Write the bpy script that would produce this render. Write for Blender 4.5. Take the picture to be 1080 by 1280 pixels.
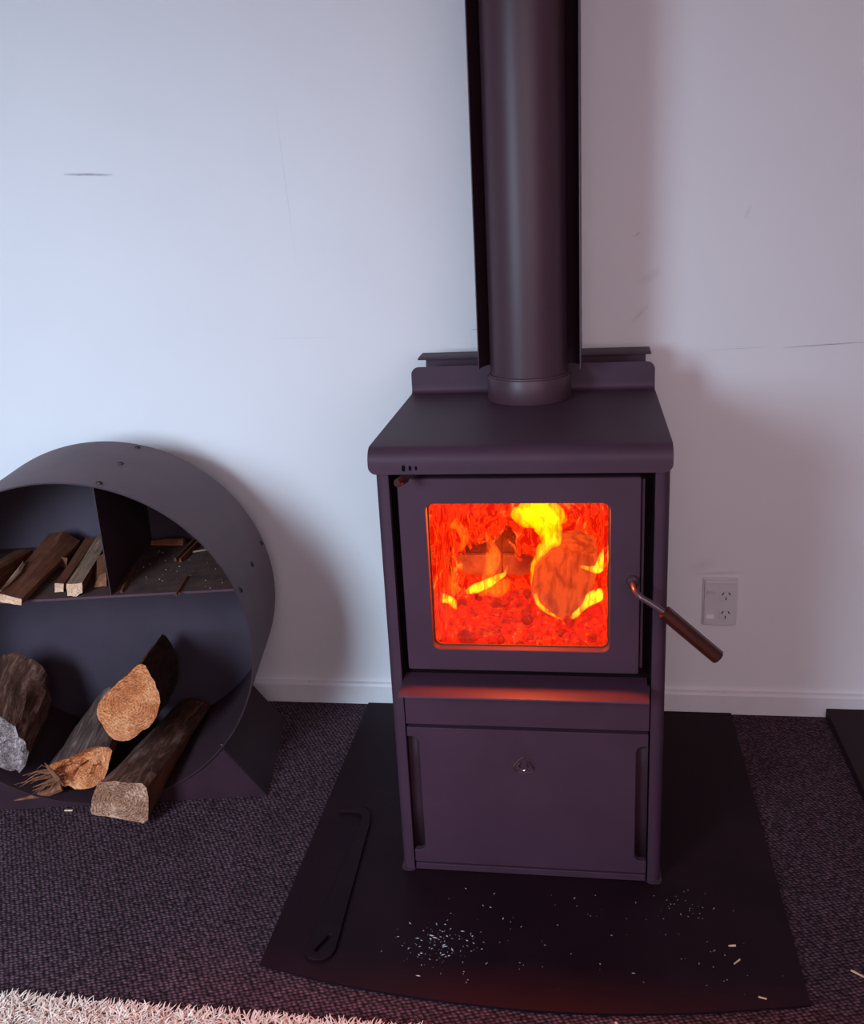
import bpy, bmesh, math, random
from mathutils import Vector, Matrix, noise
random.seed(7)
for _o in list(bpy.data.objects):
    bpy.data.objects.remove(_o)
SC = bpy.context.scene
COL = SC.collection

# ------------------------------------------------------------------ camera
cam_d = bpy.data.cameras.new('camera')
cam = bpy.data.objects.new('camera', cam_d)
COL.objects.link(cam)
yaw, pitch, roll = 0.1651, -0.3182, -0.0545
fwd = Vector((-math.sin(yaw) * math.cos(pitch), math.cos(yaw) * math.cos(pitch), math.sin(pitch)))
rgt = Vector((math.cos(yaw), math.sin(yaw), 0))
upv = rgt.cross(fwd)
r2 = math.cos(roll) * rgt + math.sin(roll) * upv
u2 = -math.sin(roll) * rgt + math.cos(roll) * upv
cam.matrix_world = Matrix(((r2.x, u2.x, -fwd.x, 0.202), (r2.y, u2.y, -fwd.y, -2.1859),
                           (r2.z, u2.z, -fwd.z, 1.2458), (0, 0, 0, 1)))
cam_d.sensor_fit = 'VERTICAL'
cam_d.sensor_height = 24.0
cam_d.lens = 24.0 * 1218.92 / 1280.0
cam_d.clip_start = 0.02
SC.camera = cam

# ------------------------------------------------------------------ world, lights, exposure
SC.view_settings.view_transform = 'Standard'
SC.view_settings.look = 'None'
SC.view_settings.gamma = 1.0
SC.view_settings.exposure = 0.0
SC.view_settings.use_curve_mapping = False
wd = bpy.data.worlds.new('sky')
SC.world = wd
wd.use_nodes = True
wd.node_tree.nodes['Background'].inputs[0].default_value = (0.60, 0.72, 1.0, 1)
wd.node_tree.nodes['Background'].inputs[1].default_value = 0.6


def area(name, loc, target, sx, sy, power, color, spread=180):
    d = bpy.data.lights.new(name, 'AREA')
    d.shape = 'RECTANGLE'
    d.size, d.size_y = sx, sy
    d.energy = power
    d.color = color
    d.spread = math.radians(spread)
    o = bpy.data.objects.new(name, d)
    COL.objects.link(o)
    o.location = loc
    o.rotation_euler = (Vector(target) - Vector(loc)).to_track_quat('-Z', 'Y').to_euler()
    return o


# daylight of the window behind and left of the camera, aimed down as the sky above shines in
area('window_daylight', (-1.25, -2.72, 1.30), (-1.25, 0.0, -0.15), 0.70, 0.9, 33.0, (0.62, 0.81, 1.0), 108)
# unseen fill light added behind the camera: weak, wide and warm
area('added_fill_light', (0.75, -2.72, 1.35), (0.45, 0.0, 0.35), 1.7, 1.2, 8.0, (1.0, 0.76, 0.80), 110)
# unseen fill light added below the ceiling to lift the ambient level
area('added_ceiling_fill', (0.3, -1.7, 2.40), (0.3, -1.7, 0.0), 0.5, 0.5, 1.5, (1.0, 0.74, 0.80))


# the fire's own light, in the top of the firebox
def fire_light(name, loc, rad, power):
    d = bpy.data.lights.new(name, 'POINT')
    d.energy = power
    d.color = (1.0, 0.13, 0.015)
    d.shadow_soft_size = rad
    o = bpy.data.objects.new(name, d)
    COL.objects.link(o)
    o.location = loc


# ------------------------------------------------------------------ materials
def mat(name):
    m = bpy.data.materials.new(name)
    m.use_nodes = True
    nt = m.node_tree
    nt.nodes.clear()
    out = nt.nodes.new('ShaderNodeOutputMaterial')
    return m, nt, out


def nd(nt, t, **kw):
    n = nt.nodes.new(t)
    for k, v in kw.items():
        if k.startswith('i_'):
            key = k[2:].replace('_', ' ')
            n.inputs[key].default_value = v
        else:
            setattr(n, k, v)
    return n


def ramp(nt, fac, stops, interp='LINEAR'):
    r = nt.nodes.new('ShaderNodeValToRGB')
    r.color_ramp.interpolation = interp
    els = r.color_ramp.elements
    while len(els) < len(stops):
        els.new(0.5)
    for e, (p, c) in zip(els, stops):
        e.position = p
        e.color = (*c, 1)
    nt.links.new(fac, r.inputs[0])
    return r.outputs[0]


def coords(nt, scale=(1, 1, 1), rot=(0, 0, 0), loc=(0, 0, 0), kind='Object'):
    tc = nd(nt, 'ShaderNodeTexCoord')
    mp = nd(nt, 'ShaderNodeMapping')
    mp.inputs['Scale'].default_value = scale
    mp.inputs['Rotation'].default_value = rot
    mp.inputs['Location'].default_value = loc
    nt.links.new(tc.outputs[kind], mp.inputs['Vector'])
    return mp.outputs['Vector']


def tex_noise(nt, vec, scale, detail=4, rough=0.55, dist=0.0):
    n = nd(nt, 'ShaderNodeTexNoise')
    n.inputs['Scale'].default_value = scale
    n.inputs['Detail'].default_value = detail
    n.inputs['Roughness'].default_value = rough
    n.inputs['Distortion'].default_value = dist
    nt.links.new(vec, n.inputs['Vector'])
    return n.outputs['Fac']


def math_n(nt, op, a, b=None, clamp=False):
    n = nd(nt, 'ShaderNodeMath', operation=op)
    n.use_clamp = clamp
    for i, v in enumerate((a, b)):
        if v is None:
            continue
        if isinstance(v, (int, float)):
            n.inputs[i].default_value = v
        else:
            nt.links.new(v, n.inputs[i])
    return n.outputs[0]


def mixc(nt, fac, a, b, blend='MIX'):
    n = nd(nt, 'ShaderNodeMixRGB', blend_type=blend)
    for i, v in zip((0, 1, 2), (fac, a, b)):
        if isinstance(v, (int, float)):
            n.inputs[i].default_value = v
        elif isinstance(v, tuple):
            n.inputs[i].default_value = (*v, 1)
        else:
            nt.links.new(v, n.inputs[i])
    return n.outputs[0]


def bsdf(nt, out, color, rough=0.5, bump=None, bstr=0.3, bdist=0.002, metallic=0.0, spec=0.5):
    b = nd(nt, 'ShaderNodeBsdfPrincipled')
    if isinstance(color, tuple):
        b.inputs['Base Color'].default_value = (*color, 1)
    else:
        nt.links.new(color, b.inputs['Base Color'])
    if isinstance(rough, (int, float)):
        b.inputs['Roughness'].default_value = rough
    else:
        nt.links.new(rough, b.inputs['Roughness'])
    b.inputs['Metallic'].default_value = metallic
    b.inputs['Specular IOR Level'].default_value = spec
    if bump is not None:
        bp = nd(nt, 'ShaderNodeBump')
        bp.inputs['Strength'].default_value = bstr
        bp.inputs['Distance'].default_value = bdist
        nt.links.new(bump, bp.inputs['Height'])
        nt.links.new(bp.outputs[0], b.inputs['Normal'])
    nt.links.new(b.outputs[0], out.inputs[0])
    return b


def simple(name, color, rough=0.5, var=0.15, scale=20, bstr=0.05, bdist=0.001, spec=0.5, metallic=0.0):
    m, nt, out = mat(name)
    v = coords(nt)
    f = tex_noise(nt, v, scale, 5, 0.6)
    lo = tuple(c * (1 - var) for c in color)
    hi = tuple(min(1, c * (1 + var)) for c in color)
    c = ramp(nt, f, [(0.3, lo), (0.7, hi)])
    f2 = tex_noise(nt, v, scale * 30, 2, 0.5)
    bsdf(nt, out, c, rough, f2, bstr, bdist, metallic, spec)
    return m


M = {}
M['black_steel'] = simple('black_steel', (0.052, 0.023, 0.041), 0.55, 0.10, 9, 0.12, 0.0004, 0.28)
M['drum_steel'] = simple('drum_steel', (0.074, 0.034, 0.046), 0.50, 0.16, 7, 0.10, 0.0004, 0.25)
M['sheen_drum_steel'] = simple('sheen_drum_steel', (0.100, 0.047, 0.060), 0.50, 0.16, 7, 0.10, 0.0004, 0.25)  # lighter copy for the drum's outside, its sheen put into the colour
M['drum_panel'] = simple('drum_panel', (0.050, 0.035, 0.050), 0.46, 0.18, 6, 0.10, 0.0004, 0.3)
M['dusty_shelf'] = simple('dusty_shelf', (0.075, 0.042, 0.036), 0.8, 0.35, 26, 0.2, 0.0005, 0.15)
M['shaded_drum_steel'] = simple('shaded_drum_steel', (0.036, 0.017, 0.023), 0.48, 0.16, 7, 0.10, 0.0004, 0.3)  # darker copy for the drum's inside, its shade put into the colour
M['shaded_steel'] = simple('shaded_steel', (0.034, 0.015, 0.022), 0.55, 0.2, 9, 0.10, 0.0004, 0.15)  # steel darkened: shade on feet and finger pulls put into the colour
M['flue_steel'] = simple('flue_steel', (0.056, 0.024, 0.036), 0.44, 0.06, 6, 0.05, 0.0003, 0.45)
M['shade_black'] = simple('shade_black', (0.004, 0.0015, 0.002), 0.9, 0.1, 9, spec=0.1)  # near-black: shade inside slots and recesses put into the colour
M['rivet_black'] = simple('rivet_black', (0.015, 0.009, 0.011), 0.4, 0.1, 20)
M['bright_steel'] = simple('bright_steel', (0.34, 0.27, 0.30), 0.25, 0.1, 60, 0.02, 0.0002, 0.5, 1.0)
M['rod_steel'] = simple('rod_steel', (0.10, 0.06, 0.07), 0.3, 0.1, 60, 0.02, 0.0002, 0.6, 0.5)
M['hearth'] = simple('hearth', (0.014, 0.0045, 0.008), 0.55, 0.22, 7, 0.05, 0.0003, 0.10)
M['slab'] = simple('slab', (0.022, 0.008, 0.011), 0.6, 0.12, 8, 0.05, 0.0003, 0.12)
M['bezel'] = simple('bezel', (0.11, 0.045, 0.028), 0.6, 0.1, 30, spec=0.1)
M['tool_steel'] = simple('tool_steel', (0.011, 0.0036, 0.0065), 0.55, 0.3, 18, 0.15, 0.0005, 0.12)
M['plastic'] = simple('plastic', (0.66, 0.63, 0.66), 0.35, 0.02, 20, 0.0, 0.0001, 0.5)
M['plastic_switch'] = simple('plastic_switch', (0.70, 0.67, 0.69), 0.3, 0.02, 20, 0.0, 0.0001, 0.5)
M['soot_brick'] = simple('soot_brick', (0.10, 0.075, 0.06), 0.95, 0.4, 30, 0.5, 0.002)
M['pale_brick'] = simple('pale_brick', (0.26, 0.20, 0.17), 0.95, 0.3, 40, 0.5, 0.002)
M['ash'] = simple('ash', (0.45, 0.44, 0.47), 0.9, 0.1, 60)
M['chip'] = simple('chip', (0.72, 0.50, 0.33), 0.8, 0.2, 80)
M['dust'] = simple('dust', (0.50, 0.34, 0.27), 0.9, 0.2, 90)
M['ceiling'] = simple('ceiling', (0.74, 0.68, 0.68), 0.9, 0.02, 4)
M['frame_white'] = simple('frame_white', (0.8, 0.8, 0.8), 0.5, 0.02, 4)
M['room_wall'] = simple('room_wall', (0.70, 0.62, 0.63), 0.9, 0.02, 4)


# grip: dark stained reddish timber
def m_grip():
    m, nt, out = mat('grip_wood')
    v = coords(nt, (60, 60, 4))
    f = tex_noise(nt, v, 3.0, 5, 0.6, 0.4)
    c = ramp(nt, f, [(0.3, (0.018, 0.0025, 0.0015)), (0.7, (0.060, 0.009, 0.004))])
    bsdf(nt, out, c, 0.33, f, 0.15, 0.0005)
    return m


M['grip_wood'] = m_grip()


# painted wall: pale paint, faint roller texture, a few scuffs and hairline cracks of their own shape
def m_wall():
    m, nt, out = mat('wall_paint')
    v = coords(nt)
    f = tex_noise(nt, v, 1.7, 4, 0.6)
    col = ramp(nt, f, [(0.3, (0.76, 0.735, 0.755)), (0.7, (0.80, 0.775, 0.79))])
    sep = nd(nt, 'ShaderNodeSeparateXYZ')
    nt.links.new(v, sep.inputs[0])
    x, z = sep.outputs[0], sep.outputs[2]
    wob = math_n(nt, 'MULTIPLY', math_n(nt, 'SUBTRACT', tex_noise(nt, v, 26, 3, 0.6), 0.5), 0.012)
    patch = tex_noise(nt, v, 75, 3, 0.7)
    marks = None
    # x0, z0, x1, z1, half width, strength
    for x0, z0, x1, z1, w, s in WALL_MARKS:
        L = math.hypot(x1 - x0, z1 - z0)
        dx, dz = (x1 - x0) / L, (z1 - z0) / L
        a = math_n(nt, 'SUBTRACT', x, (x0 + x1) / 2)
        b = math_n(nt, 'SUBTRACT', z, (z0 + z1) / 2)
        t = math_n(nt, 'ABSOLUTE', math_n(nt, 'ADD', math_n(nt, 'MULTIPLY', a, dx), math_n(nt, 'MULTIPLY', b, dz)))
        n = math_n(nt, 'SUBTRACT', math_n(nt, 'MULTIPLY', b, dx), math_n(nt, 'MULTIPLY', a, dz))
        n = math_n(nt, 'ABSOLUTE', math_n(nt, 'ADD', n, math_n(nt, 'MULTIPLY', wob, min(1.0, w * 90))))
        kt = math_n(nt, 'SUBTRACT', 1.0, math_n(nt, 'DIVIDE', t, L / 2), True)
        kt = math_n(nt, 'POWER', kt, 0.5)
        kn = math_n(nt, 'SUBTRACT', 1.0, math_n(nt, 'DIVIDE', n, w), True)
        k = math_n(nt, 'MULTIPLY', math_n(nt, 'MULTIPLY', kt, kn), s)
        k = math_n(nt, 'MULTIPLY', k, math_n(nt, 'ADD', 0.35, patch))
        marks = k if marks is None else math_n(nt, 'MAXIMUM', marks, k)
    if marks is not None:
        col = mixc(nt, math_n(nt, 'MINIMUM', marks, 1.0), col, (0.12, 0.09, 0.12))
    bump = tex_noise(nt, v, 420, 3, 0.6)
    bsdf(nt, out, col, 0.75, bump, 0.10, 0.0006, 0, 0.25)
    return m


WALL_MARKS = [(-0.965, 1.323, -0.845, 1.316, 0.0035, 0.9), (0.62, 0.886, 0.80, 0.894, 0.0016, 0.9),
              (0.46, 0.885, 0.60, 0.889, 0.0012, 0.35), (0.30, 0.95, 0.335, 0.985, 0.006, 0.22),
              (0.305, 1.13, 0.317, 1.14, 0.002, 0.6), (0.315, 1.03, 0.36, 1.06, 0.012, 0.16),
              (-0.035, 1.03, -0.03, 1.06, 0.004, 0.5), (-0.05, 0.945, -0.028, 0.947, 0.002, 0.6),
              (0.452, 0.362, 0.57, 0.366, 0.006, 0.30), (0.44, 0.372, 0.50, 0.395, 0.02, 0.14),
              (-0.455, 1.45, -0.44, 1.10, 0.0012, 0.22), (-0.53, 0.94, -0.36, 0.938, 0.001, 0.2),
              (0.53, 1.155, 0.54, 1.185, 0.004, 0.2)]
M['wall_paint'] = m_wall()


def m_baseboard():
    m, nt, out = mat('baseboard_paint')
    v = coords(nt)
    f = tex_noise(nt, v, 9, 6, 0.7)
    chips = tex_noise(nt, coords(nt, (1, 1, 2.6)), 22, 6, 0.75, 0.6)
    c = ramp(nt, f, [(0.3, (0.72, 0.69, 0.72)), (0.7, (0.80, 0.77, 0.79))])
    k = ramp(nt, chips, [(0.665, (0, 0, 0)), (0.70, (1, 1, 1))])
    c = mixc(nt, math_n(nt, 'MULTIPLY', k, 0.6), c, (0.30, 0.25, 0.30))
    bsdf(nt, out, c, 0.5, chips, 0.3, 0.001, 0, 0.35)
    return m


M['baseboard_paint'] = m_baseboard()


def m_carpet():
    m, nt, out = mat('woven_carpet')
    v = coords(nt, (1.0, 1.45, 1.0), (0, 0, math.radians(-24)))
    vo = nd(nt, 'ShaderNodeTexVoronoi')
    vo.feature = 'F1'
    vo.inputs['Scale'].default_value = 116
    vo.inputs['Randomness'].default_value = 0.38
    nt.links.new(v, vo.inputs['Vector'])
    d = vo.outputs['Distance']
    big = tex_noise(nt, coords(nt), 5, 4, 0.6)
    fine = tex_noise(nt, coords(nt), 900, 2, 0.6)
    c = ramp(nt, d, [(0.10, (0.175, 0.098, 0.128)), (0.36, (0.074, 0.035, 0.048)), (0.62, (0.010, 0.004, 0.006))])
    c = mixc(nt, 1.0, c, ramp(nt, vo.outputs['Color'], [(0.0, (0.7, 0.7, 0.7)), (1.0, (1.2, 1.2, 1.2))]), 'MULTIPLY')
    c = mixc(nt, 1.0, c, ramp(nt, big, [(0.3, (0.85, 0.85, 0.85)), (0.7, (1.12, 1.12, 1.12))]), 'MULTIPLY')
    h = math_n(nt, 'ADD', math_n(nt, 'SUBTRACT', 1.0, d), math_n(nt, 'MULTIPLY', fine, 0.25))
    bsdf(nt, out, c, 0.9, h, 0.9, 0.0035, 0, 0.2)
    return m


M['woven_carpet'] = m_carpet()


def m_rug(name, a, b):
    m, nt, out = mat(name)
    v = coords(nt)
    f = tex_noise(nt, v, 60, 4, 0.6)
    c = ramp(nt, f, [(0.3, a), (0.7, b)])
    bsdf(nt, out, c, 0.95, None, spec=0.1)
    return m


M['rug_pile'] = m_rug('rug_pile', (0.70, 0.49, 0.40), (0.92, 0.78, 0.68))
M['rug_base'] = m_rug('rug_base', (0.35, 0.24, 0.19), (0.55, 0.42, 0.35))


# timber: z of the object runs along the log
def m_wood(name, stops, scale=(55, 55, 5), bstr=0.6, bdist=0.004, dist=0.8, rough=0.85, detail=6):
    m, nt, out = mat(name)
    v = coords(nt, scale)
    f = tex_noise(nt, v, 1.0, detail, 0.65, dist)
    f2 = tex_noise(nt, coords(nt), 14, 4, 0.6)
    c = ramp(nt, f, stops)
    c = mixc(nt, 1.0, c, ramp(nt, f2, [(0.3, (0.7, 0.7, 0.7)), (0.7, (1.2, 1.2, 1.2))]), 'MULTIPLY')
    bsdf(nt, out, c, rough, f, bstr, bdist, 0, 0.2)
    return m


M['bark'] = m_wood('bark', [(0.28, (0.026, 0.009, 0.006)), (0.5, (0.095, 0.038, 0.025)), (0.72, (0.29, 0.155, 0.115))], (70, 70, 14), 0.9, 0.006)
M['grey_bark'] = m_wood('grey_bark', [(0.28, (0.030, 0.015, 0.012)), (0.5, (0.105, 0.058, 0.047)), (0.72, (0.27, 0.175, 0.150))], (80, 80, 9), 0.7, 0.005)
M['red_bark'] = m_wood('red_bark', [(0.28, (0.018, 0.007, 0.005)), (0.5, (0.055, 0.020, 0.013)), (0.75, (0.12, 0.05, 0.032))], (60, 60, 10), 0.8, 0.005)
M['split'] = m_wood('split', [(0.25, (0.11, 0.040, 0.020)), (0.55, (0.22, 0.085, 0.042)), (0.78, (0.36, 0.17, 0.095))], (95, 95, 5), 0.5, 0.003)
M['split_dark'] = m_wood('split_dark', [(0.25, (0.075, 0.024, 0.012)), (0.55, (0.16, 0.054, 0.027)), (0.78, (0.28, 0.115, 0.062))], (120, 120, 6), 0.5, 0.002)
M['split_pale'] = m_wood('split_pale', [(0.25, (0.12, 0.06, 0.035)), (0.5, (0.32, 0.19, 0.13)), (0.75, (0.58, 0.40, 0.29))], (160, 160, 7), 0.6, 0.003)


def m_end(name, cols, sc=1.0):
    m, nt, out = mat(name)
    v = coords(nt)
    w = nd(nt, 'ShaderNodeTexWave', wave_type='RINGS', rings_direction='Z')
    w.inputs['Scale'].default_value = 55 * sc
    w.inputs['Distortion'].default_value = 9
    w.inputs['Detail'].default_value = 4
    w.inputs['Detail Scale'].default_value = 1.6
    nt.links.new(v, w.inputs['Vector'])
    sp = tex_noise(nt, v, 190, 5, 0.75)
    big = tex_noise(nt, v, 16, 4, 0.6, 0.5)
    f = math_n(nt, 'ADD', math_n(nt, 'MULTIPLY', w.outputs['Fac'], 0.07), math_n(nt, 'MULTIPLY', sp, 0.58))
    f = math_n(nt, 'ADD', f, math_n(nt, 'MULTIPLY', big, 0.45))
    c = ramp(nt, f, [(0.41, cols[0]), (0.55, cols[1]), (0.69, cols[2])])
    bsdf(nt, out, c, 0.9, f, 0.9, 0.004, 0, 0.15)
    return m


M['end_orange'] = m_end('end_orange', [(0.20, 0.050, 0.016), (0.52, 0.165, 0.060), (0.80, 0.40, 0.20)])
M['end_brown'] = m_end('end_brown', [(0.09, 0.036, 0.020), (0.31, 0.145, 0.085), (0.70, 0.44, 0.31)])
M['end_grey'] = m_end('end_grey', [(0.045, 0.026, 0.023), (0.19, 0.135, 0.13), (0.52, 0.43, 0.42)], 1.6)
M['end_pale'] = m_end('end_pale', [(0.38, 0.19, 0.11), (0.66, 0.40, 0.26), (0.85, 0.62, 0.46)], 1.5)


# things that glow
def m_coal():
    m, nt, out = mat('glowing_coal')
    oi = nd(nt, 'ShaderNodeObjectInfo')
    v = nd(nt, 'ShaderNodeNewGeometry').outputs['Position']
    vo = nd(nt, 'ShaderNodeTexVoronoi', feature='DISTANCE_TO_EDGE')
    vo.inputs['Scale'].default_value = 80
    nt.links.new(v, vo.inputs['Vector'])
    n = tex_noise(nt, v, 85, 4, 0.65, 0.5)
    c = ramp(nt, n, [(0.28, (0.45, 0.000, 0.0)), (0.42, (0.95, 0.003, 0.0)), (0.60, (1.3, 0.012, 0.001)), (0.72, (1.6, 0.09, 0.009))])
    c = mixc(nt, 1.0, c, ramp(nt, oi.outputs['Random'], [(0.0, (0.45, 0.4, 0.4)), (0.5, (0.95, 1.0, 1.0)), (1.0, (1.3, 2.6, 2.6))]), 'MULTIPLY')
    edge = ramp(nt, vo.outputs['Distance'], [(0.0, (1.5, 7.0, 5.0)), (0.045, (0.34, 0.3, 0.3)), (0.13, (1, 1, 1))])
    c = mixc(nt, 1.0, c, edge, 'MULTIPLY')
    b = bsdf(nt, out, (0.022, 0.006, 0.003), 0.9, n, 0.6, 0.003, 0, 0.1)
    nt.links.new(c, b.inputs['Emission Color'])
    b.inputs['Emission Strength'].default_value = 1.0
    return m


M['glowing_coal'] = m_coal()


def m_ember_log(name, base, lo, hi, thr):
    m, nt, out = mat(name)
    v = coords(nt)
    n = tex_noise(nt, coords(nt, (1.6, 1, 0.6)), 40, 3, 0.5, 0.35)
    f2 = tex_noise(nt, v, 150, 3, 0.6)
    b = bsdf(nt, out, base, 0.95, f2, 0.8, 0.002, 0, 0.1)
    c = ramp(nt, n, [(thr, lo), (thr + 0.22, hi)])
    nt.links.new(c, b.inputs['Emission Color'])
    b.inputs['Emission Strength'].default_value = 1.0
    return m


M['ember_log'] = m_ember_log('ember_log', (0.03, 0.012, 0.006), (0.36, 0.022, 0.003), (0.78, 0.070, 0.009), 0.36)
M['ash_log'] = m_ember_log('ash_log', (0.30, 0.26, 0.24), (0.10, 0.035, 0.018), (0.75, 0.05, 0.008), 0.50)


# curtain of red flame at the back of the firebox: emitting wisps, clear in between
def m_curtain():
    m, nt, out = mat('red_flame')
    v = coords(nt, (1.0, 1.0, 0.62))
    warp = nd(nt, 'ShaderNodeTexNoise')
    warp.inputs['Scale'].default_value = 13
    warp.inputs['Detail'].default_value = 3
    nt.links.new(v, warp.inputs['Vector'])
    sub = nd(nt, 'ShaderNodeVectorMath', operation='SUBTRACT')
    nt.links.new(warp.outputs['Color'], sub.inputs[0])
    sub.inputs[1].default_value = (0.5, 0.5, 0.5)
    sc = nd(nt, 'ShaderNodeVectorMath', operation='SCALE')
    sc.inputs['Scale'].default_value = 0.085
    nt.links.new(sub.outputs[0], sc.inputs[0])
    ad = nd(nt, 'ShaderNodeVectorMath', operation='ADD')
    nt.links.new(v, ad.inputs[0])
    nt.links.new(sc.outputs[0], ad.inputs[1])
    a = tex_noise(nt, ad.outputs[0], 52, 4, 0.62, 1.1)
    ridge = math_n(nt, 'ABSOLUTE', math_n(nt, 'SUBTRACT', a, 0.5))
    c = ramp(nt, a, [(0.28, (0.55, 0.002, 0.0)), (0.45, (1.05, 0.012, 0.001)), (0.60, (1.4, 0.050, 0.005)), (0.73, (1.9, 0.30, 0.03))])
    line = ramp(nt, ridge, [(0.0, (1.8, 3.6, 3.6)), (0.016, (1, 1, 1)), (0.04, (0.62, 0.5, 0.5)), (0.09, (1, 1, 1))])
    c = mixc(nt, 1.0, c, line, 'MULTIPLY')
    # clear gap where the brick shows: low and to the left
    sep = nd(nt, 'ShaderNodeSeparateXYZ')
    nt.links.new(ad.outputs[0], sep.inputs[0])
    x, z = sep.outputs[0], math_n(nt, 'DIVIDE', sep.outputs[2], 0.62)
    gx = math_n(nt, 'DIVIDE', math_n(nt, 'SUBTRACT', x, GAP[0]), GAP[2])
    gz = math_n(nt, 'DIVIDE', math_n(nt, 'SUBTRACT', z, GAP[1]), GAP[3])
    g = math_n(nt, 'ADD', math_n(nt, 'MULTIPLY', gx, gx), math_n(nt, 'MULTIPLY', gz, gz))
    g = math_n(nt, 'ADD', g, math_n(nt, 'MULTIPLY', math_n(nt, 'SUBTRACT', a, 0.5), 2.2))
    al = ramp(nt, g, [(0.75, (0.10, 0.10, 0.10)), (1.15, (1, 1, 1))])
    e = nd(nt, 'ShaderNodeEmission')
    nt.links.new(c, e.inputs[0])
    e.inputs[1].default_value = 1.0
    tr = nd(nt, 'ShaderNodeBsdfTransparent')
    mx = nd(nt, 'ShaderNodeMixShader')
    nt.links.new(al, mx.inputs[0])
    nt.links.new(tr.outputs[0], mx.inputs[1])
    nt.links.new(e.outputs[0], mx.inputs[2])
    nt.links.new(mx.outputs[0], out.inputs[0])
    return m


GAP = (-0.068, -0.078, 0.090, 0.062)
M['red_flame'] = m_curtain()


def m_flame(name, color, strength):
    m, nt, out = mat(name)
    v = coords(nt, (1.2, 1.2, 0.38))
    n = tex_noise(nt, v, 90, 3, 0.55, 1.2)
    f = ramp(nt, n, [(0.40, (0.03, 0.05, 0.05)), (0.62, (1.9, 1.9, 1.9))])
    e = nd(nt, 'ShaderNodeEmission')
    e.inputs[0].default_value = (*color, 1)
    nt.links.new(math_n(nt, 'MULTIPLY', f, strength), e.inputs[1])
    nt.links.new(e.outputs[0], out.inputs['Volume'])
    return m


M['flame_yellow'] = m_flame('flame_yellow', (1.0, 0.56, 0.0), 42)
M['flame_bright'] = m_flame('flame_bright', (1.0, 0.46, 0.01), 125)
M['flame_orange'] = m_flame('flame_orange', (1.0, 0.10, 0.004), 60)


def m_glass(name, tint=(1, 1, 1), refl=0.05):
    m, nt, out = mat(name)
    tr = nd(nt, 'ShaderNodeBsdfTransparent')
    tr.inputs[0].default_value = (*tint, 1)
    gl = nd(nt, 'ShaderNodeBsdfGlossy')
    gl.inputs['Roughness'].default_value = 0.05
    mx = nd(nt, 'ShaderNodeMixShader')
    mx.inputs[0].default_value = refl
    nt.links.new(tr.outputs[0], mx.inputs[1])
    nt.links.new(gl.outputs[0], mx.inputs[2])
    nt.links.new(mx.outputs[0], out.inputs[0])
    return m


M['door_glass'] = m_glass('door_glass', (1.0, 0.99, 0.98), 0.03)
M['pane'] = m_glass('pane', (0.98, 0.99, 1.0), 0.04)


# ------------------------------------------------------------------ geometry helpers
def obj(name, bm, m, parent=None, smooth=False, local=False, recalc=True):
    """link bm as ONE mesh object; verts are world coordinates unless local"""
    if recalc:
        bmesh.ops.recalc_face_normals(bm, faces=bm.faces)
    me = bpy.data.meshes.new(name)
    if parent is not None and not local:
        off = world_off(parent)
        for v in bm.verts:
            v.co -= off
    bm.to_mesh(me)
    bm.free()
    mats = m if isinstance(m, (list, tuple)) else [m]
    for k in mats:
        me.materials.append(M[k])
    if smooth:
        try:
            me.shade_smooth()
            if smooth is not True:
                me.set_sharp_from_angle(angle=math.radians(smooth))
        except AttributeError:
            for p in me.polygons:
                p.use_smooth = True
    o = bpy.data.objects.new(name, me)
    COL.objects.link(o)
    if parent is not None:
        o.parent = parent
    return o


def world_off(p):
    v = Vector()
    while p is not None:
        v += p.location
        p = p.parent
    return v


def thing(name, label, cat, loc, rz=0.0, group=None):
    o = bpy.data.objects.new(name, None)
    o.empty_display_size = 0.05
    COL.objects.link(o)
    o.location = loc
    o.rotation_euler = (0, 0, rz)
    return tag(o, label, cat, group)


def tag(o, label, cat, group=None, kind=None):
    o['label'] = label
    o['category'] = cat
    if group:
        o['group'] = group
    if kind:
        o['kind'] = kind
    return o


def struct(name, bm, m):
    o = obj(name, bm, m)
    o['kind'] = 'structure'
    return o


def box(bm, x0, x1, y0, y1, z0, z1, bev=0.0):
    r = bmesh.ops.create_cube(bm, size=1.0)
    vs = r['verts']
    for v in vs:
        v.co = Vector(((x0 + x1) / 2 + v.co.x * (x1 - x0), (y0 + y1) / 2 + v.co.y * (y1 - y0),
                       (z0 + z1) / 2 + v.co.z * (z1 - z0)))
    if bev > 0:
        es = set(e for v in vs for e in v.link_edges)
        bmesh.ops.bevel(bm, geom=list(es), offset=bev, segments=2, affect='EDGES', profile=0.5)
    return vs


def bxm(*a, **k):
    bm = bmesh.new()
    box(bm, *a, **k)
    return bm


def rrect(x0, x1, z0, z1, r, n=6, corners=(1, 1, 1, 1)):
    """rounded rectangle, counter-clockwise from the lower left"""
    pts = []
    for (cx, cz, a0), on in zip(((x0, z0, 180), (x1, z0, 270), (x1, z1, 0), (x0, z1, 90)), corners):
        sx = 1 if cx == x0 else -1
        sz = 1 if cz == z0 else -1
        if not on:
            pts.append((cx, cz))
            continue
        for i in range(n + 1):
            a = math.radians(a0 + 90 * i / n)
            pts.append((cx + sx * r + r * math.cos(a), cz + sz * r + r * math.sin(a)))
    return pts


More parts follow.
